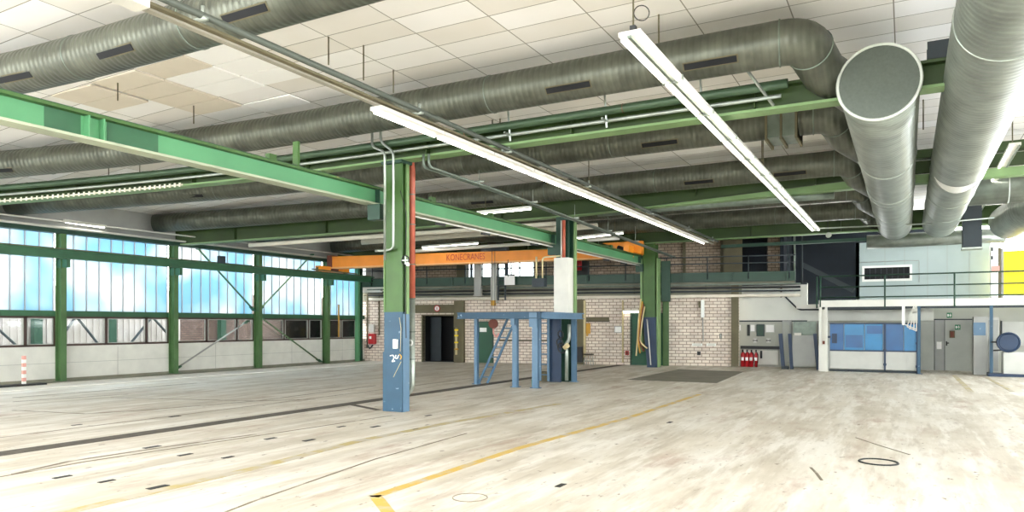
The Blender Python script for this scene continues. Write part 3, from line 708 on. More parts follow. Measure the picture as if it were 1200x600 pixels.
# nearest column
t1 = thing('steel_column', (CX, 11.4, 0), 'nearest steel column, green above and scuffed blue below, with a red pipe', 'column', 'steel columns of the middle row')
C1 = -8.77
hsec(MB(), C1, 11.31, .42, .17, 1.94, 4.88).build('green_shaft', 'green', t1)
MB().box(C1-.225, C1-.205, 11.2, 11.42, 1.94, 4.88).build('edge_flange', 'greenedge', t1)
MB().box(C1+.205, C1+.235, 11.34, 11.42, 1.3, 4.88).build('edge_flange', 'greenedge', t1)
hsec(MB(), C1, 11.31, .44, .19, 0, 1.94).build('blue_shaft', 'blue', t1)
MB().box(C1-.235, C1+.235, 11.19, 11.22, 0, 1.16).box(C1+.2, C1+.235, 11.22, 11.41, 0, 1.16).build('kick_plate', 'blue', t1)
MB().box(C1+.236, C1+.246, 11.215, 11.41, 0, 1.9).build('light_blue_side', 'lightblue', t1)
MB().box(C1-.25, C1+.25, 11.15, 11.5, 4.82, 4.88).build('head_plate', 'darkgreen', t1)
p = onY(464, 403, 11.2)
MB().box(p.x-.05, p.x+.05, 11.16, 11.21, p.z-.09, p.z+.09).build('switch_box', 'white', t1, .005)
# painted scribble on the blue face
def scrib(pts, m, r=.012):
    MB().tube([onY(x, y, 11.19) for x, y in pts], r, 6, bend=.03).build('paint_scribble', m, t1)
scrib([(457, 417), (461, 416), (462, 420), (459, 424), (463, 423)], 'white'); scrib([(464, 416), (463, 420), (466, 420), (467, 416)], 'white')
scrib([(468, 415), (471, 418), (469, 421)], 'ochre'); scrib([(470, 424), (466, 432), (461, 442)], 'beige', .006)
scrib([(468, 372), (470, 385), (469, 412)], 'beige', .005)
# things on the nearest column
for i, pts in enumerate((((436, 148), (436, 172), (451, 178), (451, 305)), ((446, 148), (446, 166), (461, 178), (461, 292), (449, 294), (440, 294)))):
    o = MB().tube([onY(x, y, 10.93 if y < 180 else 11.12) for x, y in pts], .024, 10, bend=.1).build('cable_pipe', 'galv')
    tag(o, ['left one of two galvanised pipes on the face of the nearest column', 'right one of two galvanised pipes on the nearest column, turning left at its foot'][i], 'pipe', 'galvanised pipes on the nearest column')
a = onY(483, 190, 11.75)
t = thing('drain_pipe', (a.x, 11.75, .35), 'red brown downpipe beside the nearest column, grey in its lower half', 'pipe')
zr = onY(483, 350, 11.75).z
MB().tube([(a.x-.22, 11.75, a.z+.12), (a.x-.03, 11.75, a.z+.05), (a.x, 11.75, a.z-.15), (a.x, 11.75, zr)], .062, 16, bend=.12).build('red_length', 'red', t)
MB().tube([(a.x, 11.75, zr), (a.x, 11.75, .42), (a.x-.12, 11.7, .28)], .058, 16, bend=.12).build('grey_length', 'galv', t)
for z in (1.0, 1.55, zr, 2.9, 3.7, 4.3): MB().torus((a.x, 11.75, z), (0, 0, 1), .064, .012, 20, 6).build('pipe_collar', 'galvdark', t)
MB().torus((a.x, 11.68, 1.33), (0, 1, 0), .05, .02, 20, 8).build('valve_wheel', 'white', t)
t = thing('gauge', onY(474, 307, 11.35)-Vector((0, 0, .12)), 'small round pulley wheel with cables fixed high on the nearest column', 'gauge')
c = onY(475, 305, 11.2)
MB().torus(c, (0, 1, 0), .085, .014, 24, 6).build('wheel_rim', 'dark', t); MB().bar(c-Vector((.08, 0, 0)), c+Vector((.08, 0, 0)), .02, .02).bar(c-Vector((0, 0, .08)), c+Vector((0, 0, .08)), .02, .02).build('wheel_spoke', 'galv', t)
MB().tube([c+Vector((.05, 0, -.05)), c+Vector((.08, -.02, -.10))], .035, 10).build('knob', 'white', t)
MB().tube([c+Vector((0, 0, .1)), c+Vector((.03, 0, .9)), c+Vector((-.12, 0, 1.35))], .01, 6, bend=.2).build('cable', 'dark', t)
MB().tube([c+Vector((0, 0, -.1)), c+Vector((0, 0, -.9)), c+Vector((.02, 0, -1.5))], .01, 6, bend=.2).build('cable', 'dark', t)
# second column (white clad)
t = thing('steel_column', (CX, 19.6, 0), 'second steel column, clad in white above the blue frame', 'column', 'steel columns of the middle row')
hsec(MB(), CX, 19.6, .42, .36, 0, 4.88).build('green_shaft', 'darkgreen', t)
zt, zb = onY(662, 302, 19.4).z, 1.95
a, b = onY(653, 300, 19.35), onY(673, 300, 19.35)
MB().box(CX-.24, CX+.22, 19.34, 19.85, zb, zt).build('white_cladding', 'offwhite', t)
MB().box(CX+.23, CX+.28, 19.7, 19.85, 1.9, 4.88).build('edge_flange', 'greenedge', t)
MB().tube([(CX+.1, 19.3, zt), (CX+.1, 19.3, 4.75)], .05, 12).build('red_pipe', 'red', t)
MB().tube([(CX+.02, 19.3, zt), (CX+.02, 19.3, 4.75)], .022, 8).build('white_pipe', 'offwhite', t)
MB().tube([(CX-.55, 19.2, zt-.6), (CX-.55, 19.2, zt+.02), (CX, 19.3, zt+.05)], .025, 8, bend=.1).tube([(CX-.75, 19.2, zt-.6), (CX-.75, 19.2, zt+.05)], .03, 8).build('side_pipe', 'beige', t)
MB().box(CX-.85, CX-.45, 19.1, 19.3, zt-.85, zt-.6).build('junction_box', 'slate', t)
# third column
t = thing('steel_column', (CX, 27.8, 0), 'farthest steel column, bright green above and blue below, hung with cables', 'column', 'steel columns of the middle row')
zb = 1.98
hsec(MB(), CX, 27.8, .50, .42, zb, 4.88).build('green_shaft', 'green', t)
MB().box(CX-.36, CX-.28, 27.6, 28.0, .6, 4.3).build('edge_flange', 'greenedge', t)
MB().box(CX+.30, CX+.36, 27.6, 28.0, .0, 4.3).build('edge_flange', 'greenedge', t)
MB().box(CX+.4, CX+.75, 27.9, 28.0, 2.6, 4.2).build('side_plate', 'darkgreen', t)
MB().prism([(CX-.24, 27.55, zb), (CX+.28, 27.55, zb), (CX+.34, 27.55, 0), (CX-.06, 27.55, 0)], (0, .35, 0)).build('blue_shaft', 'navy', t)
o = thing('hose_bundle', (CX-.4, 27.5, .5), 'bundle of beige and brown hoses hanging on the farthest column', 'hose')
for k, (dx, m) in enumerate(((-.42, 'beige'), (-.36, 'ochre'), (-.31, 'brown'), (-.26, 'beige'))):
    MB().tube([(CX+dx+.12, 27.5, 2.7-.1*k), (CX+dx+.04, 27.45, 1.9), (CX+dx-.02*k, 27.42, 1.0), (CX+dx+.1*k-.05, 27.42, .45+.1*k)], .03, 8, bend=.3).build('hose', m, o)
tag(MB().tube([(CX-.05, 27.5, 1.9), (CX+.05, 27.45, 1.0), (CX+.12, 27.45, .1)], .025, 8, bend=.3).build('cable', 'offwhite'), 'pale cable hanging down the blue foot of the farthest column', 'cable')

# main crane runway beside the columns
RX = -9.38
t = thing('runway_beam', (RX, 14, 4.1), 'long light green crane runway beam passing left of the columns', 'beam')
MB().box(RX-.13, RX+.13, 1.5, 28.2, 4.40, 4.44).build('upper_flange', 'green', t)
MB().box(RX+.0, RX+.02, 1.5, 28.2, 4.12, 4.40).build('web', 'mint', t)
MB().box(RX-.13, RX+.13, 1.5, 28.2, 4.085, 4.12).build('lower_flange', 'mintflange', t)
MB().box(RX-.03, RX+.03, 1.5, 28.2, 4.44, 4.48).build('crane_rail', 'darkgreen', t)
for y in (5.55, 5.75, 11.4, 19.6, 27.6): MB().box(RX+.02, RX+.13, y-.01, y+.01, 4.12, 4.40).build('stiffener', 'mint' if y < 6 else 'darkgreen', t)
MB().box(RX+.021, RX+.024, 5.05, 5.5, 4.12, 4.40).box(RX+.021, RX+.024, 5.85, 6.6, 4.12, 4.40).build('darker_web_patch', 'wallgreen', t)  # darker green patches on the web beside the near stiffeners
for y in (8.7, 13.4, 16, 22.2, 24.6): MB().box(RX-.05, RX+.05, y-.08, y+.08, 4.44, 4.56).build('rail_clamp', 'green', t)
for y in (11.35, 19.6, 27.6):
    MB().box(RX-.06, RX+.25, y-.1, y+.1, 3.78, 4.085).build('console', 'darkgreen', t)
for x, y in ((RX, 9.3),):
    MB().box(RX-.06, RX+.06, 9.25, 9.3, 4.44, 4.9).build('hanger_plate', 'green', t)
MB().tube([(RX+.1, 12, 4.02), (RX+.1, 27.5, 4.02)], .02, 6).build('power_rail', 'offwhite', t)
for y in (13.5, 15.5, 18.2, 23.8, 25.6): MB().bar((RX+.02, y, 3.98), (RX+.2, y+.15, 3.95), .06, .05).build('current_collector', 'dark', t)

# ================================================================= overhead crane
cl, cr = Vector((-21.42, 23.25, 0)), Vector((-9.4, 27.2, 0))
du = (cr-cl).normalized(); dn = Vector((du.y, -du.x, 0))
zl0, zl1, zr0, zr1 = 4.05, 4.56, 4.30, 4.74
t = thing('overhead_crane', (cl+cr)/2+Vector((0, 0, 4.1)), 'orange overhead crane girder with red lettering spanning wall and columns', 'crane')
def cg(a, z): return cl+(cr-cl)*a+Vector((0, 0, z))
def girder(z0, z1, w):
    mb = MB(); c = []
    for a, s in ((0, 0), (1, 0)): pass
    A0, A1 = cl-dn*(-w/2), cl-dn*(w/2); B0, B1 = cr-dn*(-w/2), cr-dn*(w/2)
    zA0, zA1 = zl0+(zl1-zl0)*z0, zl0+(zl1-zl0)*z1; zB0, zB1 = zr0+(zr1-zr0)*z0, zr0+(zr1-zr0)*z1
    V = lambda p, z: Vector((p.x, p.y, z))
    return mb.quad8([V(A0, zA0), V(B0, zB0), V(B1, zB0), V(A1, zA0), V(A0, zA1), V(B0, zB1), V(B1, zB1), V(A1, zA1)])
girder(.12, 1, .34).build('girder', 'orange', t)
girder(0, .12, .46).build('lower_flange', 'orangeflange', t)
MB().bar(cl+Vector((0, -.9, 4.02)), cl+Vector((0, .95, 4.02)), .2, .22).build('end_truck', 'orange', t)
MB().box(cl.x-.12, cl.x+.12, cl.y-.2, cl.y+.25, 3.95, 4.62).build('end_post', 'brown', t)
for y in (-.8, .8): MB().tube([(cl.x-.06, cl.y+y, 3.98), (cl.x+.06, cl.y+y, 3.98)], .13, 16).build('wheel', 'umber', t)
MB().bar((cl.x+.1, cl.y-1.3, 3.96), (cl.x+.15, cl.y+1.4, 3.92), .05, .05).build('buffer_bar', 'umber', t)
MB().bar(cr+Vector((0, -.9, 4.6)), cr+Vector((0, .9, 4.6)), .22, .26).build('end_truck', 'orange', t)
for y in (-.7, .7): MB().tube([(cr.x-.06, cr.y+y, 4.55), (cr.x+.06, cr.y+y, 4.55)], .12, 16).build('wheel', 'umber', t)
# triangular maintenance bracket right of the runway
a, b, c = onY(706, 285, 26.9), onY(752, 282, 26.9), onY(752, 298, 26.9)
MB().prism([a, b, c], (0, .25, 0)).build('end_bracket', 'orange', t)
MB().tube([onY(724, 290, 26.8), onY(735, 294, 26.8)], .09, 10).build('end_motor', 'dark', t)
pc = cl+(cr-cl)*.0
# lettering
def along(px):
    dx, dy = ray(px); a = cl.cross(cr-cl).z; r_ = Vector((dx, dy, 0)); s = cl.cross(r_).z/ r_.cross(cr-cl).z
    return s
s0, s1 = along(522), along(572)
pm = cl+(cr-cl)*((s0+s1)/2)+dn*.18; zm = (zl0+zl1)/2+((zr0+zr1)/2-(zl0+zl1)/2)*((s0+s1)/2)+.03
lt = text_mesh('lettering', 'KONECRANES', .37, 'orangered', t, orient(pm+Vector((0, 0, zm)), du+Vector((0, 0, .018)), (0, 0, 1)) @ Matrix.Diagonal((.68, 1, 1, 1)))
w = max((v.co-lt.data.vertices[0].co).length for v in lt.data.vertices)
# hoist trolley, ropes, hook
sh = along(580); ph = cl+(cr-cl)*sh; zh = zl1+(zr1-zl1)*sh
MB().bar(ph-du*.55+Vector((0, 0, zh+.10)), ph+du*.55+Vector((0, 0, zh+.10)), .5, .16).build('trolley', 'slate', t)
MB().tube([ph-du*.3+Vector((0, 0, zh+.26)), ph+du*.35+Vector((0, 0, zh+.26))], .12, 16).build('rope_drum', 'dark', t)
for o_ in (-.06, .06): MB().tube([ph+du*o_+dn*.3+Vector((0, 0, zh)), ph+du*o_+dn*.3+Vector((0, 0, 1.95))], .012, 6).build('rope', 'slate', t)
hb = ph+dn*.3+Vector((0, 0, 1.72))
h = MB().tube([hb+du*-.0-dn*.06, hb+dn*.06], .19, 20).build('hook_block', 'brown', t)
MB().tube([hb+Vector((0, 0, -.1)), hb+Vector((0, 0, -.42)), hb+du*.15+Vector((0, 0, -.55)), hb+du*.22+Vector((0, 0, -.38))], .035, 8, bend=.1).build('hook', 'pink', t)
pend = along(597); pp = cl+(cr-cl)*pend+dn*.3
MB().tube([pp+Vector((0, 0, 4.3)), pp+Vector((0, 0, 3.6))], .015, 6).build('pendant_cable', 'dark', t)

# ================================================================= rear wall (brick, with gallery)
CB = .25
UE = 16.55                                # brick end
def wz(px, py, d=0): return wuz(px, py, d)[1]
# openings
d1a, d1b = wu(495.5), wu(532); z1 = wz(513, 370)
g1a, g1b = wu(558), wu(577); gz1 = wz(567, 378)
g2a, g2b = wu(740), wu(777); gz2 = wz(758, 368)
r1a, r1b = wu(673), wu(685)
mb = MB(); TOPB = 2.78
segs = [(-.6, d1a), (d1b, g1a), (g1b, g2a), (g2b, UE)]
for a, b in segs: mb.wbox(a, b, -.3, 0, 0, TOPB)
for a, b, z in ((d1a, d1b, z1), (g1a, g1b, gz1), (g2a, g2b, gz2)): mb.wbox(a, b, -.3, 0, z, TOPB)
struct(mb, 'wall_back', 'brick', label='pale brick wall under the gallery')
# dark doorway
D = struct(MB().wbox(d1a-.06, d1a, -.3, .03, 0, z1+.06).wbox(d1b, d1b+.06, -.3, .03, 0, z1+.06).wbox(d1a-.06, d1b+.06, -.3, .03, z1, z1+.06), 'door_1', 'umber', label='open dark doorway in the brick wall')
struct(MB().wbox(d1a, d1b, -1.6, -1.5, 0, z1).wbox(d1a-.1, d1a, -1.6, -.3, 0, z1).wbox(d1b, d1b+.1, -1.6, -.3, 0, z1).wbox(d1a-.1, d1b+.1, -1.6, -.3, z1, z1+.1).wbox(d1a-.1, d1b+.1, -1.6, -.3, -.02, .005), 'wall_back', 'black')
MB().wbox(d1a+.02, d1a+.55, -.9, -.85, 0, z1-.05).build('door_leaf', 'slate', D)
struct(MB().wbox(d1a-.35, d1b+.15, 0, .06, z1+.12, wz(513, 357)), 'trim_5', 'umber', label='olive brown lintel panel above the dark doorway')
sg = thing('door_sign', fw(wu(513), .07, wz(513, 365)), 'round white sign with a red ring over the dark doorway', 'sign')
c = fw(wu(513), .08, wz(513, 361.5))
MB().tube([c, c+WN*.015], .14, 24).build('sign_face', 'white', sg); MB().torus(c+WN*.015, WN, .125, .022, 28, 6).build('sign_ring', 'fire', sg)
MB().bar(c+WN*.02+Vector((0, 0, -.07)), c+WN*.02+Vector((0, 0, .07)), .03, .02, WN).build('sign_mark', 'fire', sg)
t = thing('wall_pillar', fw(wu(538.5), .1, 0), 'olive brown steel pillar right of the dark doorway', 'pillar')
MB().wbox(wu(534), wu(545), .0, .22, 0, 2.75).build('shaft', 'umber', t)
a = wu(535, .25)
t = thing('fire_hydrant_valve', fw(a, .25, .6), 'yellow valve stack fixed beside the dark doorway', 'valve')
MB().tube([fw(a, .28, .35), fw(a, .28, 1.55)], .05, 10).build('riser', 'beige', t)
for z in (.6, .9, 1.2, 1.45): MB().tube([fw(a-.07, .3, z), fw(a+.09, .3, z)], .04, 10).build('valve_body', 'yellow' if z > .8 else 'ochre', t)
# green doors
D = struct(MB().wbox(g1a-.06, g1a, -.1, .04, 0, gz1+.06).wbox(g1b, g1b+.06, -.1, .04, 0, gz1+.06).wbox(g1a, g1b, -.1, .04, gz1, gz1+.06), 'door_2', 'darkgreen', label='green door behind the blue frame')
MB().wbox(g1a, g1b, -.08, -.03, 0, gz1).build('door_leaf', 'doorgreen', D)
MB().wbox(wu(562), wu(570), -.03, -.015, wz(566, 389), wz(566, 384)).build('door_notice', 'white', D)
D = struct(MB().wbox(g2a-.05, g2a, -.1, .05, 0, gz2+.05).wbox(g2a, g2b, -.1, .05, gz2, gz2+.05), 'door_3', 'darkgreen', label='wide dark green door behind the farthest column')
MB().wbox(g2a, (g2a+g2b)/2-.01, -.12, -.06, 0, gz2).build('door_leaf', 'doorgreen', D)
MB().wbox((g2a+g2b)/2+.01, g2b, -.12, -.06, 0, gz2).build('door_leaf', 'doorgreen', D)
t = thing('door_post', fw(wu(781), .1, 0), 'bright green steel post right of the wide green door', 'post')
MB().wbox(wu(777), wu(784), 0, .2, 0, 2.75).build('shaft', 'green', t)
o = thing('door_lamp', fw(wu(738), .1, gz2), 'slim white lamp over the wide green door', 'lamp')
MB().wbox(wu(730), wu(750), .05, .15, gz2+.1, gz2+.17).build('housing', 'white', o); MB().wbox(wu(731), wu(749), .07, .13, gz2+.07, gz2+.1).build('lamp_tube', 'tube', o)
# pillar recess behind the white clad column
t = thing('wall_pillar', fw(wu(679), .1, 0), 'dark olive steel pillar beside the white clad column, a yellow pipe at its edge', 'pillar')
MB().wbox(r1a, r1b, 0, .12, 0, 2.75).build('shaft', 'umber', t); MB().wbox(r1b-.02, r1b+.06, .0, .16, .3, 2.7).build('edge_pipe', 'beige', t)
MB().wbox(r1a+.05, r1b-.05, .12, .3, .1, .75).build('cable_box', 'dark', t)
t = thing('wall_pillar', fw(wu(861), .1, 0), 'dark brown steel pillar where the brick wall ends', 'pillar')
MB().wbox(wu(857), wu(865.5), -.3, .15, 0, 3.3).build('shaft', 'umber', t)
# small wall things
def wallthing(name, px0, px1, py0, py1, m, lab, cat, d=.08, parts=None, grp=None):
    u0, u1 = wu(px0), wu(px1); z0, z1_ = wz((px0+px1)/2, py1), wz((px0+px1)/2, py0)
    t = thing(name, fw((u0+u1)/2, d, z0), lab, cat, grp)
    MB().wbox(u0, u1, .005, d, z0, z1_).build('body', m, t, .004)
    if parts: parts(t, u0, u1, z0, z1_, d)
    return t
wallthing('sign_board', 687, 714, 372, 377, 'umber', 'dull olive strip board on the brick right of the white clad column', 'sign', .04, lambda t, a, b, c, e, d: MB().wbox(a, b, d, d+.01, c-.01, c+.01).build('edge', 'dark', t))
wallthing('notice_board', 720, 729, 382, 390, 'grey', 'small framed white notice on the brick left of the green door', 'notice', .04, lambda t, a, b, c, e, d: MB().wbox(a+.03, b-.03, d, d+.01, c+.03, e-.03).build('sheet', 'paper', t))
wallthing('cloth', 687, 692, 379, 391, 'ochre', 'ochre cloth hanging on the brick by the yellow pipe', 'cloth', .10, lambda t, a, b, c, e, d: MB().wbox(a+.03, a+.1, d, d+.03, c-.1, e-.05).build('fold', 'ochre', t))
wallthing('wall_bell', 733, 737, 411, 416, 'fire', 'small red box low on the brick left of the green door', 'box', .08, lambda t, a, b, c, e, d: MB().wbox(a+.03, b-.03, d, d+.02, c+.03, e-.03).build('lid', 'brown', t))
wallthing('socket_box', 817, 821, 412, 416, 'slate', 'small dark socket box low on the right brick wall', 'socket', .07, lambda t, a, b, c, e, d: MB().wbox(a+.02, b-.02, d, d+.01, c+.02, e-.02).build('lid', 'dark', t))
wallthing('socket_box', 843, 846, 391, 397, 'umber', 'small brown box on the right brick wall, beside the dark pillar', 'socket', .06, lambda t, a, b, c, e, d: MB().wbox(a+.02, b-.02, d, d+.01, c+.02, e-.02).build('lid', 'grey', t))
for a, b, lab in ((811, 823, 'left white trunking piece low on the right brick wall'), (828, 839, 'right white trunking piece low on the right brick wall')):
    wallthing('cable_trunking', a, b, 402.5, 405.5, 'white', lab, 'trunking', .06, lambda t, a, b, c, e, d: MB().wbox(a+.05, b-.05, d, d+.01, c+.01, e-.01).build('cover', 'offwhite', t))
wallthing('wall_lamp', 821.5, 825.5, 351.5, 372, 'white', 'white upright lamp housing on the right brick wall', 'lamp', .14, lambda t, a, b, c, e, d: (MB().wbox(a-.1, a-.02, .02, .12, e-.3, e-.05).build('side_box', 'umber', t), MB().tube([fw((a+b)/2, .05, c), fw((a+b)/2+.02, .05, c-.95)], .02, 8).build('drop_pipe', 'grey', t)))
o = MB().tube([fw(wu(730), .05, 0.1), fw(wu(730), .05, 2.7)], .04, 8).build('wall_pipe', 'beige'); tag(o, 'upright beige pipe on the brick left of the green door', 'pipe')
o = MB().tube([fw(wu(583), .05, wz(620, 399)), fw(wu(668), .05, wz(620, 399))], .03, 8).build('wall_pipe', 'umber'); tag(o, 'level dark pipe on the brick behind the blue frame', 'pipe')
# pipes and hose reel left corner
for px, lab in ((431, 'left upright dark pipe on the corner brick'), (445, 'right upright dark pipe on the corner brick')):
    o = MB().tube([fw(wu(px), .05, .6 if px < 440 else 1.2), fw(wu(px), .05, wz(px, 345))], .035, 8).build('corner_pipe', 'umber'); tag(o, lab, 'pipe', 'upright pipes in the brick corner')
o = MB().tube([fw(wu(427), .05, wz(436, 346)), fw(wu(450), .05, wz(436, 346))], .03, 8).build('corner_pipe', 'umber'); tag(o, 'level dark pipe across the top of the corner brick', 'pipe', 'upright pipes in the brick corner')
t = thing('fire_extinguisher', fw(wu(437), .15, wz(437, 403)), 'red fire extinguisher box on the corner brick wall', 'fire extinguisher')
MB().wbox(wu(434), wu(441.5), .02, .24, wz(437, 403), wz(437, 391)).build('body', 'fire', t, .03)
MB().wbox(wu(435.5), wu(438), .24, .25, wz(437, 397), wz(437, 394)).build('label_plate', 'paper', t)
MB().wbox(wu(434), wu(440), .02, .2, wz(437, 389), wz(437, 380)).build('hood', 'offwhite', t, .03)
MB().tube([fw(wu(432), .1, .75), fw(wu(434.5), .12, .55), fw(wu(438), .1, .75)], .03, 8, bend=.1).build('hose', 'slate', t)
# stool
c = Vector(fw(wu(693), .7, 0)); t = thing('stool', c, 'small round stool with dark seat at the brick wall near the green door', 'stool')
MB().tube([c+Vector((0, 0, .44)), c+Vector((0, 0, .48))], .22, 20).build('seat', 'dark', t)
for k in range(4):
    a = math.pi/4+k*math.pi/2; MB().tube([c+Vector((math.cos(a)*.15, math.sin(a)*.15, .44)), c+Vector((math.cos(a)*.23, math.sin(a)*.23, 0))], .015, 6).build('leg', 'galv', t)
MB().torus(c+Vector((0, 0, .18)), (0, 0, 1), .2, .01, 20, 6).build('foot_ring', 'galv', t)

# gallery floor and edge beam
UG = wu(932, .35)
struct(MB().wbox(-.4, UG, -2.6, .1, 3.30, 3.46), 'floor_gallery', 'concrete', label='concrete gallery floor over the brick wall')
t = thing('gallery_beam', fw(9, .3, 3.4), 'long dark green edge beam of the gallery', 'beam')
MB().wbox(-.4, UG, .30, .33, 3.42, 3.74).build('web', 'darkgreen', t)
MB().wbox(-.4, UG, .18, .42, 3.74, 3.77).wbox(-.4, UG, .18, .42, 3.39, 3.42).build('flanges', 'darkgreen', t)
for u in xs(.5, UG-.3, 2.2): MB().wbox(u-.03, u+.03, .33, .42, 3.42, 3.74).build('stiffener', 'darkgreen', t)
struct(MB().wbox(-.4, UE+.1, -.2, .05, TOPB, 3.39), 'trim_6', 'concrete', label='shaded concrete lintel band above the brick')
for i, (z, r, m, d, lab) in enumerate(((2.84, .06, 'insul', .14, 'pale fat pipe just above the brick wall, lowest of the gallery pipes'), (3.02, .035, 'slate', .2, 'dark thin pipe second from below under the gallery'), (3.16, .045, 'dark', .2, 'dark pipe third from below under the gallery'), (3.28, .03, 'galvdark', .3, 'thin grey pipe right under the gallery beam'))):
    t = thing('gallery_pipe', fw(8, d, z), lab, 'pipe', 'pipes under the gallery')
    MB().tube([fw(.3, d, z), fw(UG+.2, d, z)], r, 10).build('pipe_run', m, t)
    for u in xs(1, UG-.5, 3): MB().wbox(u-.03, u+.03, .02, d+r+.01, z-r-.02, z-r).build('bracket', 'umber', t)
t = thing('gallery_railing', fw(9, .35, 3.77), 'dark railing of two rails along the gallery edge', 'railing')
for z in (4.12, 4.40): MB().tube([fw(-.2, .35, z), fw(UG, .35, z)], .022, 8).build('rail', 'slate', t)
for px in (436, 460, 500, 545, 592, 640, 690, 733, 781, 829, 877, 925): MB().tube([fw(wu(px, .35), .35, 3.5), fw(wu(px, .35), .35, 4.42)], .025, 8).build('baluster', 'slate', t)
# upper wall behind the gallery
GD = -2.5
def gu(px): return wu(px, GD)
def gz(px, py): return wz(px, py, GD)
wa, wb, w0, w1 = gu(547), gu(626), gz(590, 333), gz(590, 296)
ga, gb = gu(870), gu(900)
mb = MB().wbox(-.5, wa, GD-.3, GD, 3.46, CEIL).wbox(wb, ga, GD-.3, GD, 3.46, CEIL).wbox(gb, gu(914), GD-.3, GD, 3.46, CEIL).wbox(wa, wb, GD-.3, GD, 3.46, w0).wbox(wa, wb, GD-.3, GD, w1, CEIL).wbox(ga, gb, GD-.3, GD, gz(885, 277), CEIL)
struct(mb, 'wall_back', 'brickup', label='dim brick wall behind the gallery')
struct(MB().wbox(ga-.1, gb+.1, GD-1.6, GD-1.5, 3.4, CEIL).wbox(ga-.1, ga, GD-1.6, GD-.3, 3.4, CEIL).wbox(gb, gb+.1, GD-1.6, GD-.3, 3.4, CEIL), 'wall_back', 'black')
# gallery window
fr = MB().wbox(wa, wb, GD-.2, GD-.12, w0, w0+.06).wbox(wa, wb, GD-.2, GD-.12, w1-.06, w1)
for px in (547.5, 556, 564, 575, 583, 591, 598, 608, 625): fr.wbox(gu(px)-.035, gu(px)+.035, GD-.2, GD-.12, w0, w1)
W9 = struct(fr, 'window_9', 'lightgrey', label='bright window band behind the gallery under the crane girder')
MB().wbox(wa, wb, GD-.17, GD-.16, w0, w1).build('pane', 'glass', W9)
for px in (551.5, 593.5): MB().wbox(gu(px-1.5), gu(px+1.5), GD-.15, GD-.1, w0+.2, w1).build('blind_strip', 'navy', W9)
MB().wbox(gu(610), gu(640), GD, GD+.1, 3.46, w0-.05).build('sill_panel', 'lightgrey', W9)
def pil(px0, px1, py0, py1, m, d, lab, name='gallery_pillar', cat='pillar'):
    u0, u1 = wu(px0, d), wu(px1, d); z0, z1_ = wz((px0+px1)/2, py1, d), wz((px0+px1)/2, py0, d)
    t = thing(name, fw((u0+u1)/2, d, z0), lab, cat)
    MB().wbox(u0, u1, d-.22, d, z0, z1_).build('shaft', m, t)
    MB().wbox(u0-.04, u1+.04, d-.25, d+.02, z0, z0+.06).build('foot_plate', m, t)
    return t
pil(555.5, 563.5, 306, 347, 'grey', .45, 'light grey column in front of the gallery, left of two')
pil(575, 581.5, 306, 355, 'lightgrey', .45, 'light grey column in front of the gallery, right of two')
tag(MB().wbox(wu(575.5, .5), wu(580.5, .5), .4, .55, wz(578, 358, .5), wz(578, 352, .5)).build('column_foot', 'ochre'), 'yellow shoe under the right light grey gallery column', 'shoe')
pil(535, 546, 305, 336, 'umber', -2.3, 'olive brown pillar left of the bright gallery window', cat='pillar')
pil(673, 689, 299, 328, 'dark', -2.2, 'dark block standing for a shaded gallery niche right of the white clad column')  # solid dark block: the niche's shade put into its colour
pil(848, 870, 272, 324, 'umber', -1.9, 'olive brown panel beside the dark gallery doorway', name='brown_board', cat='board')
p = fw(wu(679, -2.1), -2.1, wz(679, 317, -2.1)); t = thing('fire_extinguisher', p, 'red fire extinguisher at the dark gallery niche', 'fire extinguisher')
MB().tube([p+WN*.1, p+WN*.1+Vector((0, 0, .45))], .13, 14).build('body', 'fire', t); MB().tube([p+WN*.1+Vector((0, 0, .45)), p+WN*.1+Vector((.05, 0, .58))], .04, 8).build('valve', 'dark', t)
for px, lab in ((802, 'middle gallery brick pier'), (846, 'right gallery brick pier'),):
    t = thing('wall_pier', fw(gu(px), GD+.1, 3.46), lab+' behind the railing', 'pier')
    MB().wbox(gu(px)-.06, gu(px)+.06, GD, GD+.15, 3.46, CEIL).build('shaft', 'umber', t)
# teal window left on the gallery
W10 = struct(MB().wbox(gu(432), gu(482), GD-.02, GD+.06, 3.9, 3.96).wbox(gu(432), gu(482), GD-.02, GD+.06, 4.9, 4.96), 'window_10', 'darkgreen', label='dark teal glazed strip on the gallery in the far left corner')
MB().wbox(gu(430), gu(484), GD, GD+.03, 3.46, 4.95).build('pane', 'voidblue', W10)
for z in (4.1, 4.35, 4.6): MB().wbox(gu(430), gu(484), GD+.03, GD+.05, z, z+.03).build('bar', 'slate', W10)
tag(MB().wbox(wu(427), wu(451), .02, .3, wz(438, 343), wz(438, 336)).build('corner_band', 'offwhite'), 'pale band plate at the gallery edge in the left brick corner', 'plate')
# board and ladders near the hook
a0 = along(598)
t = thing('control_board', fw(wu(597, .6), .6, wz(597, 334, .6)), 'white board hanging in front of the gallery railing', 'board')
MB().wbox(wu(591, .6), wu(603, .6), .55, .6, wz(597, 334, .6), wz(597, 323, .6)).build('sheet', 'paper', t); MB().wbox(wu(591, .6), wu(603, .6), .54, .56, wz(597, 323, .6), wz(597, 321.5, .6)).build('clip_bar', 'slate', t)
def ladder(name, a, b, side, w, n, m, lab, cat='ladder', r=.025):
    a, b = Vector(a), Vector(b); side = Vector(side).normalized()*w/2
    t = thing(name, a, lab, cat)
    MB().bar(a-side, b-side, r*1.4, r*2.6, side).build('rail', m, t); MB().bar(a+side, b+side, r*1.4, r*2.6, side).build('rail', m, t)
    for k in range(n):
        q = (k+.6)/n; c = a+(b-a)*q; MB().tube([c-side, c+side], r*.7, 8).build('rung', m, t)
    return t
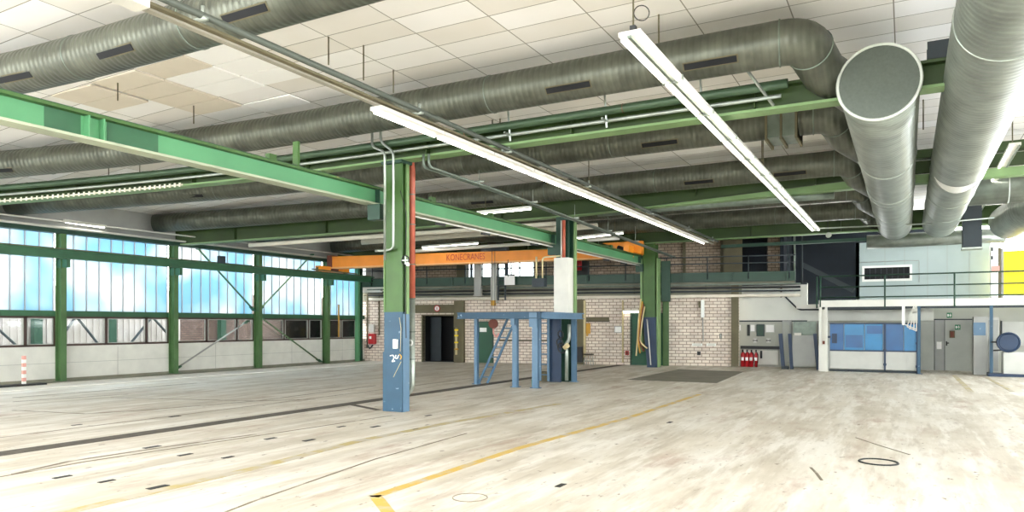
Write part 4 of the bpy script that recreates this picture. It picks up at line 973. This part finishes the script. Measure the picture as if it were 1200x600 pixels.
ladder('access_ladder', fw(wu(588, .5), .5, wz(588, 352, .5)), fw(wu(588, .5), .5, wz(588, 300, .5)), WU, .32, 8, 'slate', 'dark ladder rising in front of the gallery window beside the white board')

# ================================================================= blue frame at the second column
t = thing('steel_platform', (-9.6, 18.4, 0), 'blue steel platform frame standing around the white clad column', 'platform')
ZT = 2.03
def leg(x, y, w, m='lightblue', z1=ZT-.16, lab=None):
    MB().box(x-w/2, x+w/2, y-.05, y-.035, 0, z1).box(x-w/2, x+w/2, y+.035, y+.05, 0, z1).box(x-.01, x+.01, y-.035, y+.035, 0, z1).build('leg', m, t)
    MB().box(x-w/2-.04, x+w/2+.04, y-.1, y+.1, 0, .02).build('foot_plate', m, t)
for x, y, w in ((-10.72, 17.5, .10), (-9.27, 17.15, .15), (-8.66, 17.15, .17), (-8.60, 19.55, .14)): leg(x, y, w)
MB().box(-11.05, -8.45, 17.02, 17.08, ZT-.17, ZT).box(-11.05, -8.45, 16.98, 17.18, ZT-.02, ZT+.0).box(-11.05, -8.45, 16.98, 17.18, ZT-.18, ZT-.15).build('front_beam', 'blue', t)
MB().box(-8.52, -8.47, 17.1, 19.85, ZT-.18, ZT-.01).box(-8.58, -8.40, 17.1, 19.85, ZT-.03, ZT).box(-8.58, -8.40, 17.1, 19.85, ZT-.18, ZT-.16).build('side_beam', 'lightblue', t)
MB().box(-11.05, -11.0, 17.1, 19.85, ZT-.18, ZT).build('side_beam', 'blue', t)
MB().box(-11.0, -8.5, 19.8, 19.85, ZT-.18, ZT).build('rear_beam', 'blue', t)
for x in (-10.6, -10.1, -9.6, -9.1): MB().box(x, x+.06, 17.1, 19.1, ZT-.12, ZT-.02).build('joist', 'navy', t)
MB().box(-9.34, -9.22, 17.0, 17.02, ZT-.35, ZT-.16).build('gusset_plate', 'lightblue', t)
MB().box(-8.78, -8.55, 17.0, 17.02, ZT-.4, ZT).build('gusset_plate', 'lightblue', t)
MB().box(-9.17, -8.78, 19.0, 19.05, .02, ZT-.18).build('back_panel', 'navy', t)
ladder('cat_ladder', (-9.26, 18.9, .05), (-9.26, 18.9, 1.85), (1, 0, 0), .26, 6, 'lightblue', 'light blue fixed ladder inside the blue platform frame')
ladder('leaning_ladder', onZ(566, 449, 0), Vector((-10.45, 19.2, 1.98)), (1, .2, 0), .26, 7, 'lightblue', 'light blue ladder leaning at the left end of the blue platform frame')
t = thing('flexible_pipe', (-8.8, 18.9, 0), 'silver bent pipe standing between the blue panels of the platform frame', 'pipe')
pts = [onY(664, 446, 18.9), onY(664, 412, 18.9), onY(662, 405, 18.9), onY(667, 398, 18.9), onY(667, 380, 18.9)]
MB().tube(pts, .05, 12, bend=.12).build('pipe_run', 'galv', t); MB().tube([onY(661, 408, 18.82), onY(666, 404, 18.82)], .07, 10).build('coupling', 'beige', t)
for k, (px, py) in enumerate(((657, 392), (656, 402), (658, 408))):
    p = onY(px, py, 18.85); tag(MB().torus(p, (.3, 1, .2), .10+.02*k, .02, 20, 6).build('cable_coil', 'dark'), ['dark cable coil in the blue platform frame, topmost of three', 'dark cable coil in the blue platform frame, middle of three', 'dark cable coil in the blue platform frame, lowest of three'][k], 'cable', 'cable coils in the blue frame')
p = onZ(625, 452, 0); t = thing('bottle', p, 'green bottle standing at the foot of the wide blue leg', 'bottle')
MB().tube([p, p+Vector((0, 0, .16)), p+Vector((0, 0, .20)), p+Vector((0, 0, .27))], .05, 12, rr=[.05, .05, .02, .02]).build('glass_body', 'signgreen', t); MB().tube([p+Vector((0, 0, .27)), p+Vector((0, 0, .29))], .023, 10).build('cap', 'white', t)
p = onZ(637, 447, 0); t = thing('crate', p, 'small dark crate on the floor behind the wide blue leg', 'crate')
MB().box(p.x-.2, p.x+.15, p.y, p.y+.4, 0, .03).box(p.x-.2, p.x-.17, p.y, p.y+.4, .03, .28).box(p.x+.12, p.x+.15, p.y, p.y+.4, .03, .28).box(p.x-.2, p.x+.15, p.y, p.y+.03, .03, .28).box(p.x-.2, p.x+.15, p.y+.37, p.y+.4, .03, .28).build('shell', 'umber', t); MB().box(p.x-.12, p.x+.08, p.y+.06, p.y+.34, .03, .22).build('contents', 'beige', t)

# ================================================================= right part: white wall with switch panels
YR = 30.3
e = fw(UE, 0, 0)
def rX(px, Y=YR): return onY(px, 0, Y).x
def rZ(px, py, Y=YR): return onY(px, py, Y).z
x0, x1 = e.x-.7, rX(955)
struct(MB().box(x0, x1+4, YR, YR+.25, rZ(900, 376), 2.35).box(x0, rX(946), YR, YR+.25, 2.35, rZ(900, 333)), 'wall_right_back', 'plaster', label='white plaster wall right of the brick')
struct(MB().box(x0, x1+.2, YR-.02, YR+.25, 0, rZ(900, 376)), 'wall_right_dado', 'plastergrey', label='grey lower zone of the plaster wall')
struct(MB().box(x0, rX(946), YR-.06, YR, rZ(900, 334.5), rZ(900, 332)).box(x0, rX(946), YR-.04, YR, rZ(900, 377), rZ(900, 375.5)), 'trim_7', 'slate')
t = thing('wall_pipe', (rX(920), YR-.1, 2.4), 'dark pipe slanting down over the plaster wall to the platform', 'pipe')
MB().tube([(x0+.2, YR-.1, rZ(880, 348)), (rX(918), YR-.1, rZ(918, 345)), (rX(936), YR-.1, rZ(936, 363)), (rX(1060), YR-.1, rZ(1060, 362))], .03, 8, bend=.15).build('pipe_run', 'slate', t)
def rthing(name, px0, px1, py0, py1, m, lab, cat, dd=.1, Y=YR, inner=None, grp=None, bev=.006):
    xa, xb = rX(px0, Y), rX(px1, Y); zc = (px0+px1)/2; za, zb_ = rZ(zc, py1, Y), rZ(zc, py0, Y)
    t = thing(name, ((xa+xb)/2, Y-dd, za), lab, cat, grp)
    MB().box(xa, xb, Y-dd, Y-.01, za, zb_).build('body', m, t, bev)
    if inner: inner(t, xa, xb, za, zb_, Y-dd)
    return t
def lid(m, mg=.03): return lambda t, a, b, c, e, y: MB().box(a+mg, b-mg, y-.012, y, c+mg, e-mg).build('front_plate', m, t)
rthing('switch_cabinet', 876, 878.8, 380.5, 393.5, 'slate', 'narrow dark cabinet on the plaster wall, leftmost of the switch row', 'cabinet', inner=lid('dark', .02))
rthing('notice_sheet', 879.2, 885.5, 380, 389, 'lightgrey', 'white notice sheet in the switch row, left one', 'notice', .05, inner=lid('paper'))
rthing('switch_cabinet', 887, 896, 380, 394, 'slate', 'dark teal cabinet between the two white notice sheets', 'cabinet', inner=lid('darkgreen'))
rthing('notice_sheet', 897, 908, 380, 390, 'lightgrey', 'white notice sheet in the switch row, right one', 'notice', .05, inner=lid('paper'))
rthing('notice_sheet', 866, 869, 380, 388, 'lightgrey', 'narrow white sheet beside the brown pillar', 'notice', .04, inner=lid('paper'))
def gaug(t, a, b, c, e, y):
    cx, cz = (a+b)/2, (c+e)/2; MB().tube([(cx, y-.03, cz), (cx, y, cz)], (b-a)*.32, 16).build('dial', 'white', t); MB().box(cx-.09, cx+.09, y-.04, y-.03, cz-.02, cz+.02).build('pointer', 'dark', t)
rthing('socket_unit', 883, 888, 396, 402, 'lightgrey', 'round dial unit below the cabinets, left one', 'gauge', .08, inner=gaug)
rthing('socket_unit', 898.5, 903.5, 396, 402, 'lightgrey', 'round dial unit below the cabinets, right one', 'gauge', .08, inner=gaug)
rthing('cable_duct', 868, 915, 405.5, 409, 'slate', 'dark level cable duct below the dial units', 'trunking', .07, inner=lid('dark', .02))
rthing('panel_board', 869, 913, 409.5, 428, 'lightgrey', 'pale board behind the fire extinguishers', 'board', .02, inner=lid('offwhite', .03))
for i, px in enumerate((870.5, 875.5, 880.5, 886)):
    Y = 29.85; p = onY(px, 428, Y); p.z = 0; r = .085 if i < 3 else .06
    t = thing('fire_extinguisher', p, ['red fire extinguisher on the floor beside the brown pillar, first of the row', 'red fire extinguisher second in the row by the brown pillar', 'red fire extinguisher third in the row by the brown pillar', 'slim red fire extinguisher, last of the row by the brown pillar'][i], 'fire extinguisher', 'fire extinguishers standing by the plaster wall')
    MB().tube([p+Vector((0, 0, .0)), p+Vector((0, 0, .5)), p+Vector((0, 0, .58))], r, 16, rr=[r, r, r*.4]).build('cylinder', 'fire', t)
    MB().tube([p+Vector((0, 0, .58)), p+Vector((0, 0, .68))], .03, 8).build('valve', 'dark', t)
    MB().tube([p+Vector((0, 0, .62)), p+Vector((r+.03, -.05, .5)), p+Vector((r+.01, -.05, .15))], .012, 6, bend=.05).build('hose', 'dark', t)
    MB().box(p.x-.05, p.x+.05, p.y-r-.006, p.y-r+.02, .25, .38).build('label_plate', 'paper', t)
rthing('key_box', 891, 893.5, 411, 420, 'slate', 'small dark hanging tool right of the fire extinguishers', 'tool', .06, inner=lid('dark', .02))
# low gate of blue posts and grey panels
YG = 29.0
t = thing('gate_post', onY(916, 0, YG)*1, 'dark blue leaning post left of the grey gate panel', 'post'); t.location.z = 0
MB().bar((rX(914.5, YG), YG, rZ(914, 391, YG)), (rX(918, YG), YG, 0), .13, .1, (0, 1, 0)).build('shaft', 'navy', t)
MB().box(rX(916, YG), rX(924, YG), YG-.1, YG+.1, 0, .12).build('foot', 'slate', t)
t = thing('barrier_gate', (rX(942, YG), YG, 0), 'grey panel gate between two dark blue posts, left of the white platform post', 'gate')
for a, b in ((924.5, 929), (954, 960)): MB().bar((rX(a+1, YG), YG, rZ(a, 391, YG)), (rX(b-1, YG), YG, 0), .12, .1, (0, 1, 0)).build('post', 'navy', t)
MB().box(rX(928.5, YG), rX(955, YG), YG-.02, YG+.02, .12, rZ(942, 393, YG)).build('panel', 'grey', t)
MB().box(rX(928, YG), rX(955, YG), YG+.4, YG+.44, rZ(942, 393, YG), rZ(942, 377, YG)).build('rear_glass', 'galvdark', t)
MB().box(rX(931, YG), rX(939, YG), YG-.06, YG+.02, rZ(935, 393, YG), rZ(935, 390, YG)).build('latch', 'offwhite', t)
rthing('wall_locker', 918, 928, 376, 425, 'grey', 'tall grey locker behind the dark blue posts', 'locker', .3, inner=lid('greydoor', .05))

# ================================================================= platform on the right
YP = 28.3
px0_, px1_ = rX(960, YP), 8.0
struct(MB().box(px0_, px1_, YP, YR+.4, 2.33, 2.50).box(px0_-.75, px0_, YR-.6, YR+.4, 2.33, 2.43), 'floor_platform', 'concrete', label='upper platform floor')
t = thing('platform_edge', (2, YP, 2.3), 'white edge beam of the raised platform', 'beam')
MB().box(px0_, px1_, YP-.06, YP, 2.32, 2.56).build('edge_beam', 'offwhite', t)
MB().box(px0_-.95, px0_, YR-.65, YR-.6, 2.30, 2.46).build('side_beam', 'offwhite', t)
MB().box(px0_, px1_, YP+.0, YP+.08, 2.24, 2.32).build('shadow_strip', 'slate', t)  # solid dark strip, shade under the edge beam put in as colour
t = thing('platform_railing', (0, YP, 2.56), 'thin green steel railing of the raised platform', 'railing')
for z, r in ((3.42, .025), (3.03, .022), (2.66, .022)): MB().tube([(px0_, YP-.03, z), (px1_, YP-.03, z)], r, 8).build('rail', 'darkgreen', t)
for px in (957.5, 961.5, 1037, 1118.5, 1205): MB().tube([(rX(px, YP), YP-.05, 2.28), (rX(px, YP), YP-.05, 3.43)], .028, 8).build('baluster', 'darkgreen', t)
t = thing('platform_post', (rX(965, YP), YP, 0), 'white steel post carrying the left end of the platform', 'post')
xa, xb = rX(960, YP), rX(969, YP)
MB().box(xa, xa+.09, YP-.1, YP+.12, 0, 2.32).box(xb-.06, xb+.02, YP-.1, YP+.12, 0, 2.32).box(xa, xb, YP, YP+.03, 0, 2.32).build('shaft', 'offwhite', t)
MB().box(xa-.01, xb+.03, YP-.11, YP+.13, 0, .95).build('boot', 'offwhite', t)
MB().box(xa+.12, xa+.2, YP-.12, YP-.1, .98, 1.1).build('bolt_box', 'brown', t)
for px, lab in ((1077, 'thin blue post at the right end of the blue curtain panels'), (1161.5, 'thin blue post right of the grey pillar')):
    t = thing('platform_post', (rX(px, YP), YP, 0), lab, 'post', 'blue posts under the platform edge')
    MB().box(rX(px, YP)-.045, rX(px, YP)+.045, YP-.09, YP-.01, 0, 2.32).build('shaft', 'blue', t); MB().box(rX(px, YP)-.1, rX(px, YP)+.1, YP-.14, YP+.04, 0, .02).build('foot_plate', 'navy', t)
# curtain partition
YC = 28.55
t = thing('partition_screen', (rX(1023, YC), YC, 0), 'blue sheet partition with pale lower panels under the platform', 'partition')
edges = (972, 989, 1013, 1035, 1059, 1075)
zt_, zm_ = rZ(1023, 379, YC), rZ(1023, 411, YC)
for i, (a, b) in enumerate(zip(edges[:-1], edges[1:])):
    MB().box(rX(a, YC)+.01, rX(b, YC)-.01, YC, YC+.02, zm_, zt_).build('blue_sheet', 'curtain' if i in (0, 3) else 'curtain2', t)
MB().box(rX(991, YC), rX(1011, YC), YC-.012, YC-.002, zm_+.1, zm_+.55).build('shelf_outline', 'curtain', t)
MB().box(rX(1015, YC), rX(1033, YC), YC-.012, YC-.002, zm_+.15, zm_+.5).build('shelf_outline', 'curtain2', t)
MB().box(rX(1016, YC), rX(1034, YC), YC-.02, YC-.012, zm_+.6, zt_-.08).build('shelf_outline', 'curtain', t)
MB().box(rX(975, YC), rX(981, YC), YC-.02, YC-.002, zm_+.25, zm_+.6).build('shelf_outline', 'navy', t)
for a, b in ((972, 1037), (1037, 1075)):
    MB().box(rX(a, YC)+.03, rX(b, YC)-.03, YC, YC+.03, .1, zm_-.03).build('lower_panel', 'lightgrey', t)
for px in (971.5, 1037, 1075): MB().box(rX(px, YC)-.03, rX(px, YC)+.03, YC-.04, YC, 0, zt_).build('frame_post', 'navy' if px != 971.5 else 'grey', t)
for z in (zt_, zm_): MB().box(rX(971.5, YC), rX(1075, YC), YC-.03, YC, z-.03, z+.02).build('frame_rail', 'navy', t)
MB().box(rX(971.5, YC), rX(1075, YC), YC-.04, YC+.0, 0.0, .08).build('sill', 'slate', t)
for px, zz in ((972, 1.2), (1037, .75), (1037, .25), (1075, 1.0), (1075, .2)): MB().box(rX(px, YC)-.05, rX(px, YC)+.05, YC-.07, YC-.04, zz, zz+.08).build('hinge', 'navy', t)
# hanging white lamp post and lattice
t = thing('hanging_bracket', (rX(1059, 28.2), 28.2, 1.8), 'white bar hanging from the platform edge with a thin lattice arm', 'bracket')
MB().box(rX(1057, 28.2), rX(1060.5, 28.2), 28.15, 28.22, rZ(1059, 381, 28.2), 2.32).build('hanging_bar', 'white', t)
mb = MB()
for a, b in (((1063, 383), (1071, 358)), ((1066, 386), (1073, 358)), ((1063, 383), (1074, 388)), ((1074, 358), (1074, 388)), ((1060, 380), (1074, 386)), ((1071, 358), (1071, 386))): mb.bar(onY(*a, 28.1), onY(*b, 28.1), .03, .03)
mb.build('lattice_arm', 'offwhite', t)
# grey door wall under the platform
YD = 30.9
dl = rX(1076, YD)
da, dm, db, dc = rX(1078, YD), rX(1095, YD), rX(1107, YD), rX(1141, YD)
dz = rZ(1110, 375, YD)
struct(MB().box(x1-.6, da, YD, YD+.2, 0, 2.33).box(da, dc, YD, YD+.2, dz, 2.33).box(dc, 9, YD, YD+.2, 0, 2.33), 'wall_right_rear', 'plastergrey', label='grey wall under the platform')
D = struct(MB().box(da-.04, da+.02, YD-.05, YD, 0, dz+.04).box(dc-.02, dc+.04, YD-.05, YD, 0, dz+.04).box(da, dc, YD-.05, YD, dz, dz+.04), 'door_4', 'slate', label='grey double door under the platform')
MB().box(da+.02, dm-.01, YD, YD+.06, 0, dz).build('side_panel', 'greydoor', D); MB().box(dm+.01, db-.01, YD, YD+.06, 0, dz).build('middle_panel', 'grey', D)
MB().box(db+.01, dc-.02, YD, YD+.06, 0, dz).build('door_leaf', 'greydoor', D)
MB().box(dm-.01, dm+.01, YD-.01, YD+.05, 0, dz).box(db-.01, db+.01, YD-.01, YD+.05, 0, dz).build('gap_strip', 'slate', D)
MB().tube([(rX(1109, YD), YD-.06, rZ(1110, 402, YD)), (rX(1112, YD), YD-.06, rZ(1110, 402, YD))], .018, 8).box(rX(1108.5, YD), rX(1110, YD), YD-.03, YD, rZ(1110, 405, YD), rZ(1110, 400, YD)).build('handle', 'dark', D)
def ryd(name, a, b, c, e, m, lab, cat, inner=None, dd=.03): return rthing(name, a, b, c, e, m, lab, cat, dd, YD, inner, bev=.002)
ryd('notice_sheet', 1097, 1104, 400, 409.5, 'lightgrey', 'white notice sheet on the middle panel of the grey door', 'notice', lid('paper', .02))
ryd('door_placard', 1112.5, 1119, 387.5, 396, 'umber', 'brown placard on the grey door leaf', 'placard', lid('brown', .03))
def exitmark(t, a, b, c, e, y):
    w, h = b-a, e-c
    MB().box(a+w*.12, a+w*.40, y-.012, y, c+h*.25, c+h*.75).build('arrow_mark', 'white', t)
    MB().box(a+w*.5, a+w*.88, y-.012, y, c+h*.42, c+h*.58).box(a+w*.62, a+w*.76, y-.012, y, c+h*.18, c+h*.82).build('running_mark', 'white', t)
ryd('exit_sign', 1119, 1125.5, 380.5, 386.5, 'signgreen', 'green exit sign on the grey door leaf', 'sign', exitmark)
ryd('exit_sign', 1109.5, 1115.5, 366.5, 372.5, 'signgreen', 'green exit sign above the grey door', 'sign', exitmark)
# pillar with blue panel
YQ = 28.9
t = thing('concrete_pillar', (rX(1149, YQ), YQ, 0), 'grey square pillar with a light blue board at its top, right of the grey door', 'pillar')
MB().box(rX(1141, YQ), rX(1157, YQ), YQ, YQ+.6, 0, rZ(1149, 371, YQ)).build('shaft', 'grey', t)
MB().box(rX(1140.5, YQ), rX(1155, YQ), YQ-.03, YQ, rZ(1149, 393, YQ), rZ(1149, 378, YQ)).build('blue_board', 'lightblue', t)
t = thing('side_cabinet', (rX(1164, 29.6), 29.6, 0), 'tall pale grey cabinet standing behind the grey pillar', 'cabinet')
MB().box(rX(1157, 29.6), rX(1171, 29.6), 29.6, 30.2, 0, rZ(1164, 372, 29.6)).build('body', 'lightgrey', t); MB().box(rX(1158.5, 29.6), rX(1170, 29.6), 29.58, 29.6, .1, rZ(1164, 375, 29.6)).build('door', 'grey', t)
# machine at right edge
YM = 28.2
c = onY(1181, 401, YM); t = thing('cleaning_machine', (c.x, YM, 0), 'white machine with a round blue head at the right edge', 'machine')
MB().tube([c+Vector((0, -.22, 0)), c+Vector((0, -.18, .0)), c+Vector((0, .2, 0))], .30, 28, rr=[.25, .30, .30]).build('blue_head', 'navy', t)
MB().torus(c+Vector((0, -.2, 0)), (0, 1, 0), .30, .03, 28, 8).build('head_rim', 'navy', t)
MB().tube([c+Vector((-.45, -.1, 0)), c+Vector((-.25, -.1, 0))], .025, 8).tube([c+Vector((-.4, -.1, -.27)), c+Vector((-.1, -.1, -.25))], .025, 8).build('handle', 'dark', t)
a = onY(1175, 410, YM); MB().box(a.x, a.x+.9, YM-.1, YM+.5, .05, c.z-.31).build('white_body', 'lightgrey', t, .03)
MB().box(rX(1158, YM), a.x+.9, YM-.15, YM+.5, .0, .10).build('blue_base', 'navy', t)
t = thing('pale_window_panel', onY(1179, 378, 30.8), 'pale window panel in the grey wall at the right edge', 'window panel')  # opaque light grey pane with a dark frame strip
MB().box(rX(1174, 30.8), rX(1200, 30.8), 30.82, 30.89, .95, rZ(1180, 377, 30.8)).build('pane', 'lightgrey', t); MB().box(rX(1173, 30.8), rX(1174.5, 30.8), 30.8, 30.89, .9, rZ(1180, 376, 30.8)).build('frame', 'slate', t)

# upper office box on the platform
YO = 30.0
oa, ob_ = rX(1003, YO), rX(1161, YO)
struct(MB().box(oa, ob_, YO, YO+.2, 2.5, 4.75).box(oa, oa+.12, YO, YO+3.5, 2.5, 4.75), 'wall_office', 'officepanel', label='pale office wall on the platform')
mb = MB()
for px in (1037, 1060, 1087, 1110, 1136): mb.box(rX(px, YO)-.006, rX(px, YO)+.006, YO-.006, YO, 2.55, 4.7)
struct(mb, 'trim_8', 'grey')
wx0, wx1, wz0, wz1 = rX(1013, YO), rX(1066, YO), rZ(1040, 327, YO), rZ(1040, 313.5, YO)
W = struct(MB().box(wx0-.08, wx1+.08, YO-.05, YO, wz0-.08, wz0).box(wx0-.08, wx1+.08, YO-.05, YO, wz1, wz1+.08).box(wx0-.08, wx0, YO-.05, YO, wz0, wz1).box(wx1, wx1+.08, YO-.05, YO, wz0, wz1), 'window_8', 'white', label='low wide black window in the office wall')
MB().box(wx0, wx1, YO-.02, YO, wz0, wz1).build('pane', 'black', W)
for k in range(1, 8): x = wx0+(wx1-wx0)*k/8; MB().box(x-.012, x+.012, YO-.03, YO-.02, wz0, wz1).build('bar', 'slate', W)
t = thing('cable_loop', (wx1, YO, wz0), 'thin dark conduit loop around the black office window', 'conduit')
MB().tube([(wx0-.2, YO-.04, wz1+.22), (wx1+.3, YO-.04, wz1+.22), (wx1+.3, YO-.04, wz0-.15)], .012, 6, bend=.05).build('conduit', 'grey', t)
# void between gallery and office, stairs in it
xv0 = rX(934, 31)
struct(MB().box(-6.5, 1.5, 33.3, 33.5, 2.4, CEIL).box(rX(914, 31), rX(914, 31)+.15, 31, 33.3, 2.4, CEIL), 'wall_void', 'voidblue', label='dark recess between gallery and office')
t = thing('steel_stair', (rX(965, 31.5), 31.5, 2.6), 'dark steel stair flight in the recess beside the office wall', 'stair')
a, b = onY(940, 310, 31.5), onY(1000, 340, 31.5)
for dy in (0, .7): MB().bar(a+Vector((0, dy, 0)), b+Vector((0, dy, 0)), .05, .2).build('stringer', 'slate', t)
for k in range(9): c = a+(b-a)*((k+.5)/9)+Vector((0, .35, 0)); MB().box(c.x-.12, c.x+.12, c.y-.33, c.y+.33, c.z, c.z+.03).build('tread', 'slate', t)
for i, px in enumerate((923, 931, 940)):
    o = MB().tube([onY(px, 270, 30.2), onY(px, 332, 30.2)], .04 if i == 1 else .03, 8).build('riser_pipe', 'galvdark' if i == 1 else 'slate')
    tag(o, ['upright dark pipe at the right end of the gallery, left one', 'upright grey pipe at the right end of the gallery, middle one', 'upright dark pipe at the right end of the gallery, right one'][i], 'pipe', 'riser pipes at the gallery end')
t = thing('gallery_end_beam', (rX(925, 30), 30, 4.9), 'dark steel beam above the gallery doorway and recess', 'beam')
MB().box(rX(845, 29.6), rX(1030, 29.6), 29.6, 29.75, 4.78, 4.9).build('beam', 'darkgreen', t)
p = onY(970, 274, 27.5); t = thing('spot_lamp', p, 'small round lamp below the far end of the white light strip', 'lamp')
MB().tube([p, p+Vector((.04, -.12, -.06))], .09, 14, rr=[.05, .1]).build('shade', 'galv', t); MB().tube([p, p+Vector((0, .05, .5))], .01, 6).build('stem', 'dark', t)
# right edge column and yellow shutter
t = thing('striped_pillar', (rX(1166, 29.2), 29.2, 2.5), 'white pillar with red and grey marks beside the yellow shutter', 'pillar')
MB().box(rX(1161, 29.2), rX(1169, 29.2), 29.2, 29.5, 2.5, rZ(1166, 288, 29.2)).build('shaft', 'white', t)
MB().box(rX(1162, 29.2), rX(1171, 29.2), 29.1, 29.2, rZ(1166, 319, 29.2), rZ(1166, 312, 29.2)).build('red_box', 'pink', t, .01)
MB().box(rX(1161.5, 29.2), rX(1163.5, 29.2), 29.17, 29.2, rZ(1166, 304, 29.2), rZ(1166, 300, 29.2)).box(rX(1161.5, 29.2), rX(1163.5, 29.2), 29.17, 29.2, rZ(1166, 294, 29.2), rZ(1166, 290, 29.2)).build('grey_mark', 'slate', t)
MB().box(rX(1170, 29.2), rX(1173.5, 29.2), 29.25, 29.4, 2.5, rZ(1172, 290, 29.2)).build('edge_pipe', 'umber', t)
t = thing('yellow_shutter', (rX(1185, 29.3), 29.3, 2.5), 'bright yellow panel on the platform at the right edge', 'panel')
MB().box(rX(1175.5, 29.3), rX(1230, 29.3), 29.3, 29.36, rZ(1180, 347, 29.3), rZ(1180, 294, 29.3)).build('panel', 'yellow', t)
MB().box(rX(1173.5, 29.3), rX(1176, 29.3), 29.26, 29.36, 2.5, rZ(1180, 291, 29.3)).build('frame', 'grey', t)

# ================================================================= light
w = bpy.data.worlds.new('daylight'); sc.world = w; w.use_nodes = True
bg = w.node_tree.nodes['Background']; bg.inputs['Color'].default_value = (.97, .99, 1.0, 1); bg.inputs['Strength'].default_value = 8.5

cam_d = bpy.data.cameras.new('camera'); cam = bpy.data.objects.new('camera', cam_d); col.objects.link(cam)
cam.location = (0, 0, CAM_H); cam.rotation_euler = (R(90), 0, TH)
cam_d.sensor_width = 36; cam_d.lens = FPX/1200*36; cam_d.shift_y = (HOR-300)/1200; cam_d.clip_end = 200
sc.camera = cam
sc.view_settings.view_transform = 'Standard'; sc.view_settings.look = 'None'; sc.view_settings.gamma = 1
sc.view_settings.use_curve_mapping = False; sc.view_settings.exposure = 0.68
sc.cycles.max_bounces = 10; sc.cycles.diffuse_bounces = 6; sc.cycles.transparent_max_bounces = 12
sc.cycles.use_denoising = True
